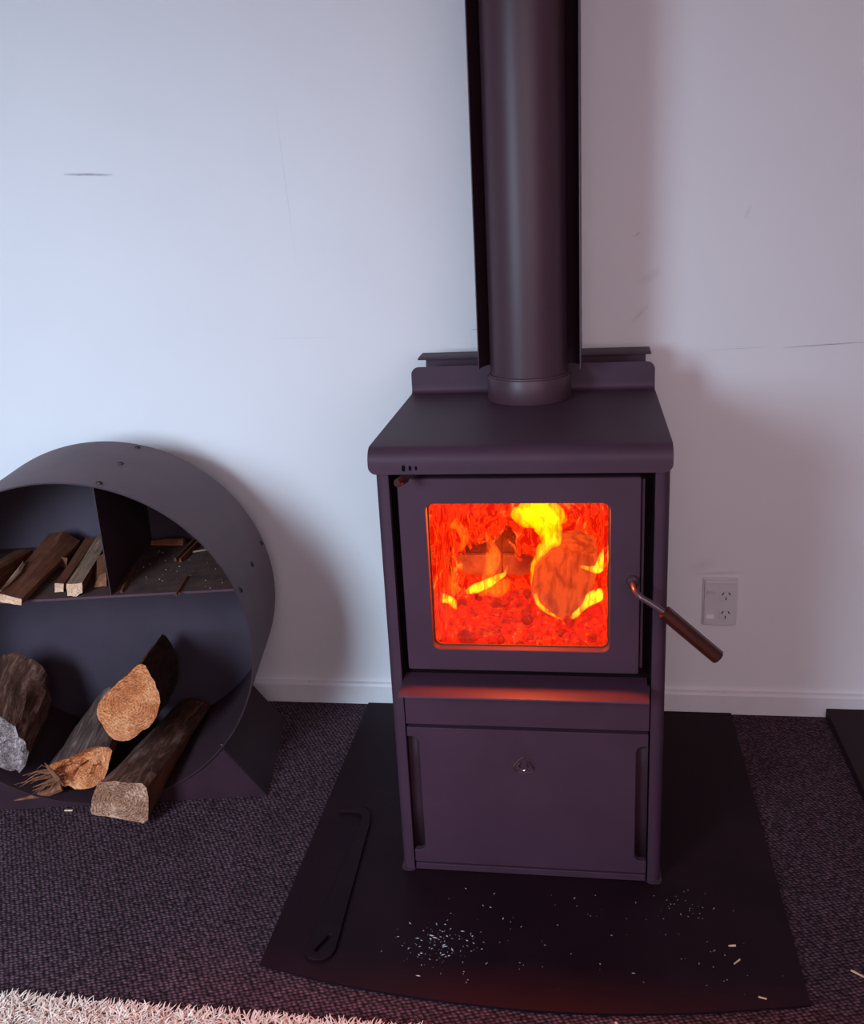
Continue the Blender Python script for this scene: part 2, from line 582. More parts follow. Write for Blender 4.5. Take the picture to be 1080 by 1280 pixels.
def prism(outer, holes, d0, d1, axis='y', bev=0.0, bm=None):
    """flat plate from 2D loops, extruded from d0 to d1 along the axis"""
    own = bm is None
    bm = bmesh.new()

    def P(a, b, d):
        return {'y': (a, d, b), 'z': (a, b, d), 'x': (d, a, b)}[axis]
    edges = []
    for loop in [outer] + list(holes):
        vs = [bm.verts.new(P(a, b, d0)) for a, b in loop]
        edges += [bm.edges.new((vs[i], vs[(i + 1) % len(vs)])) for i in range(len(vs))]
    bmesh.ops.triangle_fill(bm, use_beauty=True, use_dissolve=False, edges=edges)
    r = bmesh.ops.extrude_face_region(bm, geom=list(bm.faces))
    ext = [g for g in r['geom'] if isinstance(g, bmesh.types.BMVert)]
    dv = Vector(P(0, 0, d1 - d0))
    for v in ext:
        v.co += dv
    bmesh.ops.recalc_face_normals(bm, faces=bm.faces)
    if bev > 0:
        es = [e for e in bm.edges if len(e.link_faces) == 2 and e.calc_face_angle(0) > math.radians(60)]
        bmesh.ops.bevel(bm, geom=es, offset=bev, segments=1, affect='EDGES', profile=0.5)
    return bm


def tube(bm, pts, rads, n=12, cap=True):
    """round tube through 3D points"""
    pts = [Vector(p) for p in pts]
    if isinstance(rads, (int, float)):
        rads = [rads] * len(pts)
    rings = []
    up = None
    for i, p in enumerate(pts):
        t = (pts[min(i + 1, len(pts) - 1)] - pts[max(i - 1, 0)]).normalized()
        if up is None:
            up = t.orthogonal().normalized()
        up = (up - t * up.dot(t)).normalized()
        s = t.cross(up)
        rings.append([bm.verts.new(p + (up * math.cos(2 * math.pi * k / n) + s * math.sin(2 * math.pi * k / n)) * rads[i]) for k in range(n)])
    for a, b in zip(rings, rings[1:]):
        for k in range(n):
            bm.faces.new((a[k], a[(k + 1) % n], b[(k + 1) % n], b[k]))
    if cap:
        bm.faces.new(list(reversed(rings[0])))
        bm.faces.new(rings[-1])
    return rings


def lathe(bm, prof, cx, cy, n=64):
    """closed ring profile of (r, z) pairs turned about a vertical axis"""
    rings = [[bm.verts.new((cx + r * math.cos(2 * math.pi * k / n), cy + r * math.sin(2 * math.pi * k / n), z)) for k in range(n)] for r, z in prof]
    for a, b in zip(rings, rings[1:] + rings[:1]):
        for k in range(n):
            bm.faces.new((a[k], a[(k + 1) % n], b[(k + 1) % n], b[k]))


def sheet(bm, rows, thick):
    """grid of 3D rows thickened along the normals"""
    g = [[bm.verts.new(p) for p in row] for row in rows]
    fs = []
    for a, b in zip(g, g[1:]):
        for k in range(len(a) - 1):
            fs.append(bm.faces.new((a[k], a[k + 1], b[k + 1], b[k])))
    bmesh.ops.recalc_face_normals(bm, faces=fs)
    bmesh.ops.solidify(bm, geom=fs, thickness=thick)


def spline(pts, k=4):
    """Catmull-Rom through tuples of any width"""
    out = []
    P = [pts[0]] + list(pts) + [pts[-1]]
    for i in range(1, len(P) - 2):
        for j in range(k):
            t = j / k
            out.append(tuple(0.5 * (2 * b + (c - a) * t + (2 * a - 5 * b + 4 * c - d) * t * t + (3 * b - a - 3 * c + d) * t ** 3)
                             for a, b, c, d in zip(P[i - 1], P[i], P[i + 1], P[i + 2])))
    out.append(tuple(pts[-1]))
    return out


SEC = {
 'A': ([[-0.152, -0.47, 0.129], [-0.172, -0.47, 0.078], [-0.203, -0.47, 0.08], [-0.2438, -0.47, 0.1074], [-0.3016, -0.47, 0.1752], [-0.305, -0.47, 0.218], [-0.261, -0.47, 0.244], [-0.196, -0.47, 0.225], [-0.168, -0.47, 0.194], [-0.149, -0.47, 0.161]], [[-0.15, -0.3, 0.162], [-0.174, -0.3, 0.106], [-0.2212, -0.3, 0.0883], [-0.2635, -0.3, 0.1268], [-0.2955, -0.3, 0.1663], [-0.306, -0.3, 0.224], [-0.274, -0.3, 0.275], [-0.233, -0.3, 0.295], [-0.191, -0.3, 0.284], [-0.151, -0.3, 0.239]]),
 'B': ([[0.033, -0.47, 0.138], [0.016, -0.47, 0.072], [-0.025, -0.47, 0.026], [-0.087, -0.47, 0.034], [-0.118, -0.47, 0.044], [-0.122, -0.47, 0.097], [-0.089, -0.47, 0.107], [-0.025, -0.47, 0.133]], [[-0.006, -0.2, 0.108], [-0.017, -0.2, 0.06], [-0.041, -0.2, 0.028], [-0.069, -0.2, 0.028], [-0.096, -0.2, 0.058], [-0.102, -0.2, 0.097], [-0.072, -0.2, 0.134], [-0.018, -0.2, 0.146]]),
 'C': ([[0.135, -0.5, 0.35], [0.153, -0.5, 0.312], [0.162, -0.5, 0.273], [0.159, -0.5, 0.237], [0.141, -0.5, 0.202], [0.096, -0.5, 0.168], [0.057, -0.5, 0.155], [0.03, -0.5, 0.186], [0.017, -0.5, 0.231], [0.033, -0.5, 0.264], [0.064, -0.5, 0.293], [0.102, -0.5, 0.32]], [[0.106, -0.24, 0.293], [0.125, -0.24, 0.267], [0.134, -0.24, 0.218], [0.13, -0.24, 0.176], [0.112, -0.24, 0.128], [0.073, -0.24, 0.095], [0.04, -0.24, 0.08], [0.02, -0.24, 0.103], [0.01, -0.24, 0.138], [0.019, -0.24, 0.176], [0.044, -0.24, 0.217], [0.076, -0.24, 0.253]]),
 'D': ([[0.138, -0.588, 0.109], [0.128, -0.588, 0.012], [0.09, -0.588, 0.02], [0.05, -0.588, 0.031], [0.006, -0.588, 0.043], [0.012, -0.588, 0.078], [0.031, -0.588, 0.114], [0.054, -0.588, 0.126], [0.096, -0.588, 0.117]], [[0.1885, -0.2, 0.0657], [0.1644, -0.2, 0.0522], [0.1429, -0.2, 0.0421], [0.1222, -0.2, 0.0339], [0.0961, -0.2, 0.0256], [0.083, -0.2, 0.036], [0.096, -0.2, 0.076], [0.126, -0.2, 0.092], [0.164, -0.2, 0.087]]),
 'K1': ([[-0.074, -0.53, 0.513], [-0.077, -0.53, 0.499], [-0.098, -0.53, 0.504], [-0.12, -0.53, 0.51], [-0.116, -0.53, 0.528], [-0.095, -0.53, 0.521]], [[-0.055, -0.22, 0.524], [-0.063, -0.22, 0.508], [-0.094, -0.22, 0.516], [-0.126, -0.22, 0.524], [-0.126, -0.22, 0.545], [-0.089, -0.22, 0.549]]),
 'K2': ([[-0.144, -0.47, 0.553], [-0.147, -0.47, 0.504], [-0.164, -0.47, 0.499], [-0.19, -0.47, 0.503], [-0.183, -0.47, 0.552], [-0.159, -0.47, 0.558]], [[-0.142, -0.28, 0.529], [-0.144, -0.28, 0.506], [-0.158, -0.28, 0.499], [-0.182, -0.28, 0.504], [-0.183, -0.28, 0.529], [-0.162, -0.28, 0.534]]),
 'K3': ([[-0.009, -0.47, 0.518], [-0.012, -0.47, 0.499], [-0.031, -0.47, 0.5], [-0.027, -0.47, 0.521]], [[-0.026, -0.2, 0.521], [-0.03, -0.2, 0.499], [-0.052, -0.2, 0.502], [-0.05, -0.2, 0.524]]),
 'K4': ([[0.038, -0.495, 0.527], [0.036, -0.495, 0.506], [0.022, -0.495, 0.499], [0.004, -0.495, 0.5], [0.004, -0.495, 0.516], [0.006, -0.495, 0.527]], [[0.011, -0.2, 0.526], [0.007, -0.2, 0.504], [-0.005, -0.2, 0.499], [-0.021, -0.2, 0.5], [-0.023, -0.2, 0.512], [-0.023, -0.2, 0.527]]),
 'K5': ([[0.044, -0.455, 0.499], [0.072, -0.455, 0.501], [0.076, -0.455, 0.533], [0.06, -0.455, 0.525]], [[0.013, -0.36, 0.499], [0.043, -0.36, 0.501], [0.049, -0.36, 0.544], [0.028, -0.36, 0.532]]),
 'K6': ([[-0.099, -0.3, 0.524], [-0.103, -0.3, 0.501], [-0.1, -0.3, 0.499], [-0.094, -0.3, 0.524]], [[-0.053, -0.33, 0.524], [-0.057, -0.33, 0.501], [-0.054, -0.33, 0.499], [-0.048, -0.33, 0.524]]),
}
FLAMES = {
 'tall': [(0.0808, -0.46, 0.6847, 0.0105), (0.1012, -0.46, 0.669, 0.0195), (0.1232, -0.46, 0.6548, 0.0224), (0.1347, -0.46, 0.6327, 0.0225), (0.1343, -0.46, 0.6056, 0.0165), (0.1205, -0.46, 0.5815, 0.0135), (0.1096, -0.46, 0.562, 0.0105), (0.1047, -0.46, 0.5375, 0.0075), (0.1056, -0.46, 0.5078, 0.0048), (0.1113, -0.46, 0.4863, 0.0032)],
 'blob': [(0.0663, -0.47, 0.674, 0.009), (0.0839, -0.47, 0.6645, 0.015), (0.1015, -0.47, 0.6582, 0.0165), (0.1161, -0.47, 0.6488, 0.009)],
 'crown': [(0.101, -0.45, 0.6829, 0.0126), (0.1304, -0.45, 0.6718, 0.018), (0.1524, -0.45, 0.6545, 0.0135), (0.1657, -0.45, 0.6466, 0.0038)],
 'edge_left': [(0.1078, -0.5, 0.5217, 0.0024), (0.1148, -0.5, 0.499, 0.0036), (0.1384, -0.5, 0.4797, 0.0026), (0.1576, -0.5, 0.4685, 0.0014)],
 'edge_right': [(0.174, -0.5, 0.4721, 0.0024), (0.1859, -0.5, 0.4837, 0.0051), (0.2007, -0.5, 0.5002, 0.0054), (0.2139, -0.5, 0.5149, 0.0098), (0.2241, -0.5, 0.5198, 0.009), (0.227, -0.5, 0.5327, 0.003)],
 'right': [(0.2411, -0.5, 0.627, 0.0028), (0.2369, -0.5, 0.6037, 0.007), (0.2298, -0.5, 0.5833, 0.0077), (0.2226, -0.5, 0.5723, 0.0077), (0.2096, -0.5, 0.5722, 0.0042), (0.1922, -0.5, 0.5768, 0.0018)],
 'upper_right': [(0.2329, -0.47, 0.6828, 0.0022), (0.2401, -0.47, 0.6689, 0.0045), (0.2417, -0.47, 0.6441, 0.0022)],
 'low': [(-0.0215, -0.5, 0.5235, 0.0033), (-0.0014, -0.5, 0.5318, 0.0075), (0.02, -0.5, 0.5418, 0.0072), (0.0384, -0.5, 0.5533, 0.0048), (0.0521, -0.5, 0.5614, 0.003), (0.0571, -0.5, 0.5791, 0.0014)],
 'corner': [(-0.0688, -0.53, 0.6185, 0.0018), (-0.0753, -0.53, 0.5805, 0.0021), (-0.0756, -0.53, 0.5437, 0.0027), (-0.063, -0.53, 0.5245, 0.0068), (-0.0482, -0.53, 0.5198, 0.006), (-0.0412, -0.53, 0.5085, 0.0042), (-0.0385, -0.53, 0.5004, 0.0015)],
 'tongue': [(0.015, -0.45, 0.621, 0.003), (0.0261, -0.45, 0.5886, 0.0096), (0.022, -0.45, 0.5558, 0.0105), (0.0102, -0.45, 0.5259, 0.0075)],
 'tongue2': [(-0.0504, -0.45, 0.5636, 0.0018), (-0.0531, -0.45, 0.5387, 0.0064), (-0.0557, -0.45, 0.5152, 0.0105), (-0.0454, -0.45, 0.5001, 0.009)],
 'tongue3': [(-0.0048, -0.45, 0.4989, 0.0048), (0.0174, -0.45, 0.5092, 0.012), (0.0391, -0.45, 0.5112, 0.012), (0.0519, -0.45, 0.5263, 0.006)],
 'tongue4': [(-0.0384, -0.44, 0.5813, 0.0018), (-0.028, -0.44, 0.6076, 0.0075), (-0.0349, -0.44, 0.6271, 0.0075), (-0.0496, -0.44, 0.6433, 0.009)],
}
WEDGE = [(0.1099, -0.49, 0.5011), (0.0997, -0.49, 0.5173), (0.1066, -0.49, 0.561), (0.1397, -0.49, 0.601), (0.1951, -0.49, 0.5966), (0.2198, -0.49, 0.5904), (0.2242, -0.49, 0.5667), (0.2066, -0.49, 0.5137), (0.1858, -0.49, 0.4776), (0.1723, -0.49, 0.4658), (0.1574, -0.49, 0.4656)]


# ================================================================== the room
FX0, FX1, FY = -2.5, 2.2, -2.75
struct('wall_back', bxm(FX0, FX1, 0.0, 0.1, 0, 2.5), 'wall_paint')
struct('wall_left', bxm(FX0 - 0.1, FX0, FY - 0.1, 0.1, 0, 2.5), 'room_wall')
struct('wall_right', bxm(FX1, FX1 + 0.1, FY - 0.1, 0.1, 0, 2.5), 'room_wall')
struct('wall_front', prism([(FX0, 0), (FX1, 0), (FX1, 2.5), (FX0, 2.5)], [[(-1.80, 0.70), (-0.70, 0.70), (-0.70, 1.90), (-1.80, 1.90)], [(-0.15, 0.70), (1.65, 0.70), (1.65, 2.0), (-0.15, 2.0)]], FY - 0.1, FY), 'room_wall')
struct('ceiling', bxm(FX0, FX1, FY, 0.0, 2.5, 2.6), 'ceiling')
struct('floor', bxm(FX0, FX1, FY, 0.1, -0.05, 0.0), 'woven_carpet')
for wn, wx0, wx1, wz1 in (('window_1', -1.80, -0.70, 1.90), ('added_fill_window', -0.15, 1.65, 2.0)):  # the wider window is unseen, added to frame the fill light
    w1 = struct(wn, prism([(wx0, 0.70), (wx1, 0.70), (wx1, wz1), (wx0, wz1)], [[(wx0 + 0.05, 0.75), (wx1 - 0.05, 0.75), (wx1 - 0.05, wz1 - 0.05), (wx0 + 0.05, wz1 - 0.05)]], FY - 0.08, FY - 0.02), 'frame_white')
    obj('window_pane', bxm(wx0 + 0.05, wx1 - 0.05, FY - 0.055, FY - 0.05, 0.75, wz1 - 0.05), 'pane', w1)


def baseboard():
    bm = bmesh.new()
    prof = [(0.0, 0.0), (-0.014, 0.0), (-0.014, 0.050), (-0.0115, 0.0565), (-0.004, 0.0575), (0.0, 0.0575)]
    rows = []
    for x in (FX0, FX1):
        rows.append([bm.verts.new((x, y, z)) for y, z in prof])
    n = len(prof)
    for k in range(n):
        bm.faces.new((rows[0][k], rows[0][(k + 1) % n], rows[1][(k + 1) % n], rows[1][k]))
    bm.faces.new(rows[0])
    bm.faces.new(rows[1])
    return bm


struct('baseboard_back', baseboard(), 'baseboard_paint')

# ================================================================== hearth plate under the stove
front = [(-0.3517, -0.9108), (-0.264, -0.930), (-0.181, -0.9440), (-0.0595, -0.9570), (0.05, -0.9630), (0.1218, -0.9646), (0.2341, -0.9600), (0.3515, -0.9470), (0.45, -0.931), (0.5485, -0.9120)]
hp = obj('hearth_plate', prism([(0.5485, -0.016), (-0.3517, -0.016)] + spline(front, 3), [], 0.0005, 0.005, 'z'), 'hearth')
tag(hp, 'dark flat hearth plate with bowed front edge under the wood stove', 'hearth')

sl = obj('floor_slab', bxm(0.767, 1.75, -0.78, -0.0145, 0.0005, 0.024, bev=0.0015), 'slab')
tag(sl, 'dark flat slab on the carpet against the baseboard at the right edge', 'slab')

# ================================================================== wood stove
SX = 0.0915
stove = thing('wood_stove', 'black steel wood stove on legs with fire burning behind glass door', 'stove', (SX, -0.43, 0.005))
XL, XR = -0.1485, 0.3365


def side_panel(left):
    """side sheet that turns round a rounded corner into the front post"""
    s = 1 if left else -1
    xo = XL if left else XR
    xi = -0.1255 if left else 0.3125
    r = 0.016
    pts = [(xi, -0.630), (xi, -0.648)]
    for i in range(7):
        a = math.radians(270 - 90 * i / 6)
        pts.append((xo + s * r + s * r * math.cos(a) * 1.0, -0.648 + r + r * math.sin(a)))
    pts += [(xo, -0.205), (xo + s * 0.0025, -0.205), (xo + s * 0.0025, -0.630)]
    return prism(pts, [], 0.0075, 0.803, 'z')


for left in (True, False):
    sp = obj('side_panel', side_panel(left), 'black_steel', stove, smooth=35)
    xo = XL if left else XR
    s = 1 if left else -1
    a, b = sorted((xo - s * 0.0025, xo + s * 0.026))
    bm = prism(rrect(a, b, -0.6515, -0.60, 0.010, 5, (1, 1, 0, 0)), [], 0.0052, 0.0085, 'z')
    obj('foot', bm, 'black_steel', stove)


def top_plate():
    bm = bmesh.new()
    prof = []                                   # (y, z, inset of both ends)
    zt, zb, yf, r = 0.8461, 0.8024, -0.6633, 0.024
    # rear upstand, rounded upper corners
    zu, yb, rc = 0.9004, -0.2073, 0.016
    for i in range(7):
        a = math.radians(90 * i / 6)
        prof.append((yb, zu - rc + rc * math.cos(a), rc - rc * math.sin(a)))
    prof.append((yb, 0.865, 0))
    for i in range(6):                          # inside bend
        a = math.radians(90 * i / 5)
        prof.append((yb - 0.010 + 0.010 * math.cos(a), zt + 0.010 - 0.010 * math.sin(a), 0))
    for y in (-0.30, -0.40, -0.50, -0.60):
        prof.append((y, zt, 0))
    for i in range(10):                         # front roll
        a = math.radians(90 * i / 9)
        prof.append((yf + r - r * math.sin(a), zt - r + r * math.cos(a), 0))
    rr = 0.014
    for i in range(7):                          # rounded lower corners
        a = math.radians(90 * i / 6)
        prof.append((yf, zb + rr - rr * math.sin(a), rr - rr * math.cos(a)))
    nx = 12
    rows = []
    for y, z, ins in prof:
        x0, x1 = -0.1555 + ins, 0.3385 - ins
        rows.append([(x0 + (x1 - x0) * k / nx, y, z) for k in range(nx + 1)])
    sheet(bm, rows, 0.003)
    return bm


tp = obj('top_plate', top_plate(), 'black_steel', stove, smooth=40)
for k, (x, h) in enumerate(((-0.0955, 0.0105), (-0.0845, 0.0085), (-0.0745, 0.0065))):
    w = (0.0055, 0.0042, 0.0036)[k]
    obj('vent_slot', prism(rrect(x - w / 2, x + w / 2, 0.8135 - h / 2, 0.8135 + h / 2, w * 0.49, 5), [], -0.6642, -0.6625), 'shade_black', tp)  # raised dark oval, the hole's shade is only its colour

# recessed frame behind the door, and the firebox
obj('firebox_front', prism([(-0.1255, 0.40), (0.3125, 0.40), (0.3125, 0.802), (-0.1255, 0.802)], [[(-0.088, 0.455), (0.264, 0.455), (0.264, 0.768), (-0.088, 0.768)]], -0.622, -0.616), 'shade_black', stove)
fb = obj('firebox', prism([(-0.098, 0.44), (0.274, 0.44), (0.274, 0.778), (-0.098, 0.778)], [[(-0.088, 0.450), (0.264, 0.450), (0.264, 0.768), (-0.088, 0.768)]], -0.616, -0.27), 'shade_black', stove)
obj('firebox_back', bxm(-0.098, 0.274, -0.27, -0.262, 0.44, 0.778), 'shade_black', stove)
# brick lining: lower course pale, upper course sooty; side bricks
for k in range(3):
    x0 = -0.087 + k * 0.117
    obj('firebrick', bxm(x0, x0 + 0.1155, -0.300, -0.272, 0.452, 0.521, bev=0.002), 'pale_brick', fb)
    obj('firebrick', bxm(x0, x0 + 0.1155, -0.290, -0.272, 0.5225, 0.640, bev=0.002), 'soot_brick', fb)
    obj('firebrick', bxm(x0, x0 + 0.1155, -0.290, -0.272, 0.6415, 0.766, bev=0.002), 'soot_brick', fb)
for x0 in (-0.0875, 0.2425):
    for k in range(2):
        y0 = -0.605 + k * 0.150
        obj('firebrick', bxm(x0, x0 + 0.021, y0, y0 + 0.148, 0.452, 0.620, bev=0.002), 'soot_brick', fb)

# door
door = obj('door', prism(rrect(-0.1115, 0.2905, 0.4365, 0.7905, 0.004, 3), [rrect(-0.0650, 0.2408, 0.4775, 0.7465, 0.013, 7)], -0.648, -0.626, bev=0.0012), 'black_steel', stove, smooth=30)
obj('door_glass', bxm(-0.075, 0.251, -0.6295, -0.6255, 0.468, 0.757), 'door_glass', door)
obj('glass_bezel', prism(rrect(-0.0680, 0.2438, 0.4745, 0.7495, 0.014, 7), [rrect(-0.0625, 0.2383, 0.4800, 0.7440, 0.012, 7)], -0.632, -0.6298), 'bezel', door)
# door handle: boss, bent rod, timber grip
bm = bmesh.new()
tube(bm, [(0.2790, -0.6475, 0.6104), (0.2790, -0.6530, 0.6104), (0.2790, -0.6560, 0.6104)], [0.0105, 0.0105, 0.008], 20)
hb = obj('handle_boss', bm, 'rod_steel', door, smooth=40)
bm = bmesh.new()
rod = spline([(0.2790, -0.650, 0.6104), (0.2795, -0.672, 0.6112), (0.2815, -0.688, 0.6095), (0.289, -0.698, 0.6030), (0.302, -0.702, 0.5955), (0.330, -0.705, 0.5765)], 5)
tube(bm, rod, 0.0052, 12)
obj('handle_rod', bm, 'rod_steel', door, smooth=50)
g0, g1 = Vector((0.3255, -0.7047, 0.5803)), Vector((0.4140, -0.7095, 0.5020))
gd = (g1 - g0).normalized()
bm = bmesh.new()
L = (g1 - g0).length
tube(bm, [(0, 0, 0), (0, 0, 0.0015), (0, 0, L - 0.002), (0, 0, L)], [0.0105, 0.0122, 0.0122, 0.0105], 10)
gr = obj('handle_grip', bm, 'grip_wood', door, smooth=False, local=True)
gr.location = g0 - world_off(door)
gr.rotation_euler = gd.to_track_quat('Z', 'Y').to_euler()
# hinge pins at the left of the door are hidden; right latch bar in the gap
obj('latch_bar', bxm(0.2925, 0.2965, -0.640, -0.626, 0.445, 0.785), 'black_steel', stove)

# ash lip, fascia, lower door, kick strip
bm = bmesh.new()
rows = []
for y, z in ((-0.618, 0.4165), (-0.64, 0.4160), (-0.66, 0.4153), (-0.68, 0.4147), (-0.700, 0.4141), (-0.7038, 0.4128), (-0.7046, 0.4105)):
    rows.append([(-0.1225 + 0.4285 * k / 8, y, z) for k in range(9)])
sheet(bm, rows, 0.002)
obj('ash_lip', bm, 'black_steel', stove, smooth=40)
obj('fascia', bxm(-0.1235, 0.3105, -0.648, -0.640, 0.3250, 0.4125, bev=0.001), 'black_steel', stove)
ld = [(-0.1230, 0.0255), (0.3095, 0.0255)]


def notch(x_edge, s, z0, z1, w, r):
    """points of a rounded notch cut into a vertical edge (s = +1 cuts to the right)"""
    pts = [(x_edge, z0)]
    for i in range(7):
        a = math.radians(-90 + 90 * i / 6)
        pts.append((x_edge + s * (w - r + r * math.cos(a)), z0 + r + r * math.sin(a)))
    for i in range(7):
        a = math.radians(90 * i / 6)
        pts.append((x_edge + s * (w - r + r * math.cos(a)), z1 - r + r * math.sin(a)))
    pts.append((x_edge, z1))
    return pts


outer = [(-0.1230, 0.0255), (0.3095, 0.0255)] + notch(0.3095, -1, 0.0515, 0.2935, 0.021, 0.013) + [(0.3095, 0.3180), (-0.1230, 0.3180)] + list(reversed(notch(-0.1230, 1, 0.0515, 0.2990, 0.021, 0.013)))
lower = obj('lower_door', prism(outer, [], -0.648, -0.634, bev=0.0008), 'black_steel', stove, smooth=30)
for x0 in (-0.1232, 0.2880):
    bm = bmesh.new()
    rows = []
    for i in range(9):
        t = i / 8
        x = x0 + 0.0217 * t
        d = math.sin(math.pi * t) * 0.006
        rows.append([(x, -0.636 + d - 0.002, z) for z in (0.048, 0.14, 0.23, 0.302)])
    sheet(bm, rows, 0.0015)
    obj('finger_pull', bm, 'shaded_steel', lower, smooth=True)
obj('base_back', bxm(-0.1255, 0.3125, -0.620, -0.614, 0.0080, 0.400), 'shade_black', stove)
obj('kick_strip', bxm(-0.1225, 0.3090, -0.6465, -0.640, 0.0070, 0.0205, bev=0.001), 'black_steel', stove)


# badge: a pointed shield with two curls, cast in relief
def badge():
    bm = bmesh.new()
    cx, cz, y = 0.0885, 0.2455, -0.6495
    k = 0.0180
    out = [(0, 1.15), (0.45, 0.72), (0.85, 0.22), (1.0, -0.12), (0.93, -0.48), (0.65, -0.66), (0.35, -0.60), (0.0, -0.80),
           (-0.35, -0.60), (-0.65, -0.66), (-0.93, -0.48), (-1.0, -0.12), (-0.85, 0.22), (-0.45, 0.72), (0, 1.15)]
    sp = [(cx + k * a, y, cz + k * b) for a, b in out]
    tube(bm, sp, 0.0014, 6)
    return bm, cx, cz, y, k


bm, cx, cz, y, k = badge()
bd = obj('badge', bm, 'bright_steel', lower, smooth=50)
bm = bmesh.new()
for s in (-1, 1):
    pts = spline([(s * 0.62, 0.10), (s * 0.32, 0.42), (s * 0.42, 0.02), (s * 0.20, -0.38), (0.0, -0.50)], 4)
    tube(bm, [(cx + k * a, y, cz + k * b) for a, b in pts], 0.0009, 6)
obj('badge_curl', bm, 'bright_steel', bd, smooth=50)

# air control knob under the lip
kp0, kp1 = Vector((-0.0800, -0.640, 0.7975)), Vector((-0.1000, -0.703, 0.7995))
bm = bmesh.new()
tube(bm, [kp0, kp0.lerp(kp1, 0.62)], 0.003, 10)
ks = obj('air_control', bm, 'rod_steel', stove, smooth=50)
bm = bmesh.new()
q0 = kp0.lerp(kp1, 0.55)
tube(bm, [q0, q0.lerp(kp1, 0.06), q0.lerp(kp1, 0.92), kp1], [0.0062, 0.0072, 0.0072, 0.0060], 18)
obj('knob', bm, 'grip_wood', ks, smooth=50)

# heat shield on the back
hs = obj('heat_shield', bxm(-0.139, 0.3255, -0.112, -0.110, 0.012, 0.9045), 'black_steel', stove)
bm = bmesh.new()
sheet(bm, [[(-0.1535 + 0.4890 * k / 4, yy, zz) for k in range(5)] for yy, zz in ((-0.060, 0.9065), (-0.100, 0.9062), (-0.126, 0.9055), (-0.131, 0.9035))], 0.0016)
obj('heat_shield_cap', bm, 'black_steel', hs, smooth=40)
obj('back_panel', bxm(XL, XR, -0.205, -0.2025, 0.0075, 0.840), 'black_steel', stove)
for yy in (-0.2025,):
    for xx in (-0.06, 0.24):
        bm = bxm(xx - 0.012, xx + 0.012, -0.2025, -0.112, 0.60, 0.63)
        obj('shield_bracket', bm, 'black_steel', hs)

fire_light('fire_light', (0.085, -0.555, 0.700), 0.035, 17.0)

# ================================================================== flue
FXc, FYc = 0.0915, -0.2726
flue = thing('flue_pipe', 'black flue pipe with open-fronted shield rising from the stove top', 'flue', (FXc, FYc, 0.8465))
bm = bmesh.new()
lathe(bm, [(0.0755, 0.885), (0.0755, 2.499), (0.0735, 2.499), (0.0735, 0.885)], FXc, FYc, 72)
obj('pipe', bm, 'flue_steel', flue, smooth=40)
bm = bmesh.new()
lathe(bm, [(0.0815, 0.8466), (0.0820, 0.8475), (0.0820, 0.8915), (0.0810, 0.8935), (0.0757, 0.8935), (0.0757, 0.8466)], FXc, FYc, 72)
obj('collar', bm, 'flue_steel', flue, smooth=40)
bm = bmesh.new()
lathe(bm, [(0.0788, 0.8936), (0.0792, 0.8960), (0.0772, 0.8978), (0.0757, 0.8978), (0.0757, 0.8936)], FXc, FYc, 72)
obj('seal_ring', bm, 'flue_steel', flue, smooth=60)
# shield: half pipe open towards the room, tips hemmed
bm = bmesh.new()
rows = []
for i in range(41):
    a = math.radians(-14 + 208 * i / 40)
    rows.append([(0.0935 + 0.1015 * math.cos(a), -0.2725 + 0.1015 * math.sin(a), z) for z in (0.9040, 1.30, 1.70, 2.10, 2.499)])
sheet(bm, rows, 0.0012)
obj('flue_shield', bm, 'flue_steel', flue, smooth=40)

# ================================================================== fire
obj_root = None
bm = bmesh.new()
rows = []
for i in range(13):
    y = -0.612 + 0.308 * i / 12
    rows.append([(-0.064 + 0.304 * k / 16, y, 0.455 + 0.10 * max(0, y + 0.53) + 0.006 * noise.noise(Vector((k * 0.7, i * 0.6, 0)))) for k in range(17)])
sheet(bm, rows, 0.004)
eb = obj('ember_bed', bm, 'glowing_coal', smooth=True)
tag(eb, 'red bed of embers spread over the firebox floor behind the glass', 'embers', None, 'stuff')


def lump(seed, r):
    bm = bmesh.new()
    bmesh.ops.create_icosphere(bm, subdivisions=2, radius=1.0)
    for v in bm.verts:
        d = 0.75 + 0.5 * noise.noise(v.co * 1.3 + Vector((seed * 3.1, seed * 1.7, seed)))
        q = v.co.normalized()
        m_ = max(abs(q.x), abs(q.y), abs(q.z))
        q = q * (0.55 + 0.45 / m_ * 0.8) * d
        v.co = q * r
    return bm


protos = []
for k in range(6):
    o = obj('coal', lump(k + 1, 1.0), 'glowing_coal', smooth=28)
    protos.append(o)
rc = random.Random(4)
n = 0
for row in range(9):
    y = -0.598 + row * 0.033
    cnt = 13
    for c in range(cnt):
        x = -0.056 + (c + 0.5 * (row % 2)) * 0.0235 + rc.uniform(-0.005, 0.005)
        if x > 0.233:
            continue
        yy = y + rc.uniform(-0.007, 0.007)
        src = protos[n % 6]
        o = src if n < 6 else src.copy()
        if n >= 6:
            COL.objects.link(o)
        s = rc.uniform(0.011, 0.0165)
        o.location = (x, yy, 0.460 + 0.10 * max(0, yy + 0.53) + rc.uniform(-0.002, 0.004))
        o.rotation_euler = (rc.uniform(0, 6), rc.uniform(0, 6), rc.uniform(0, 6))
        o.scale = (s * rc.uniform(0.9, 1.35), s * rc.uniform(0.85, 1.2), s * rc.uniform(0.6, 0.85))
        tag(o, 'red-hot lump of coal in the ember bed behind the stove glass', 'coal', 'glowing coals in the firebox')
        n += 1

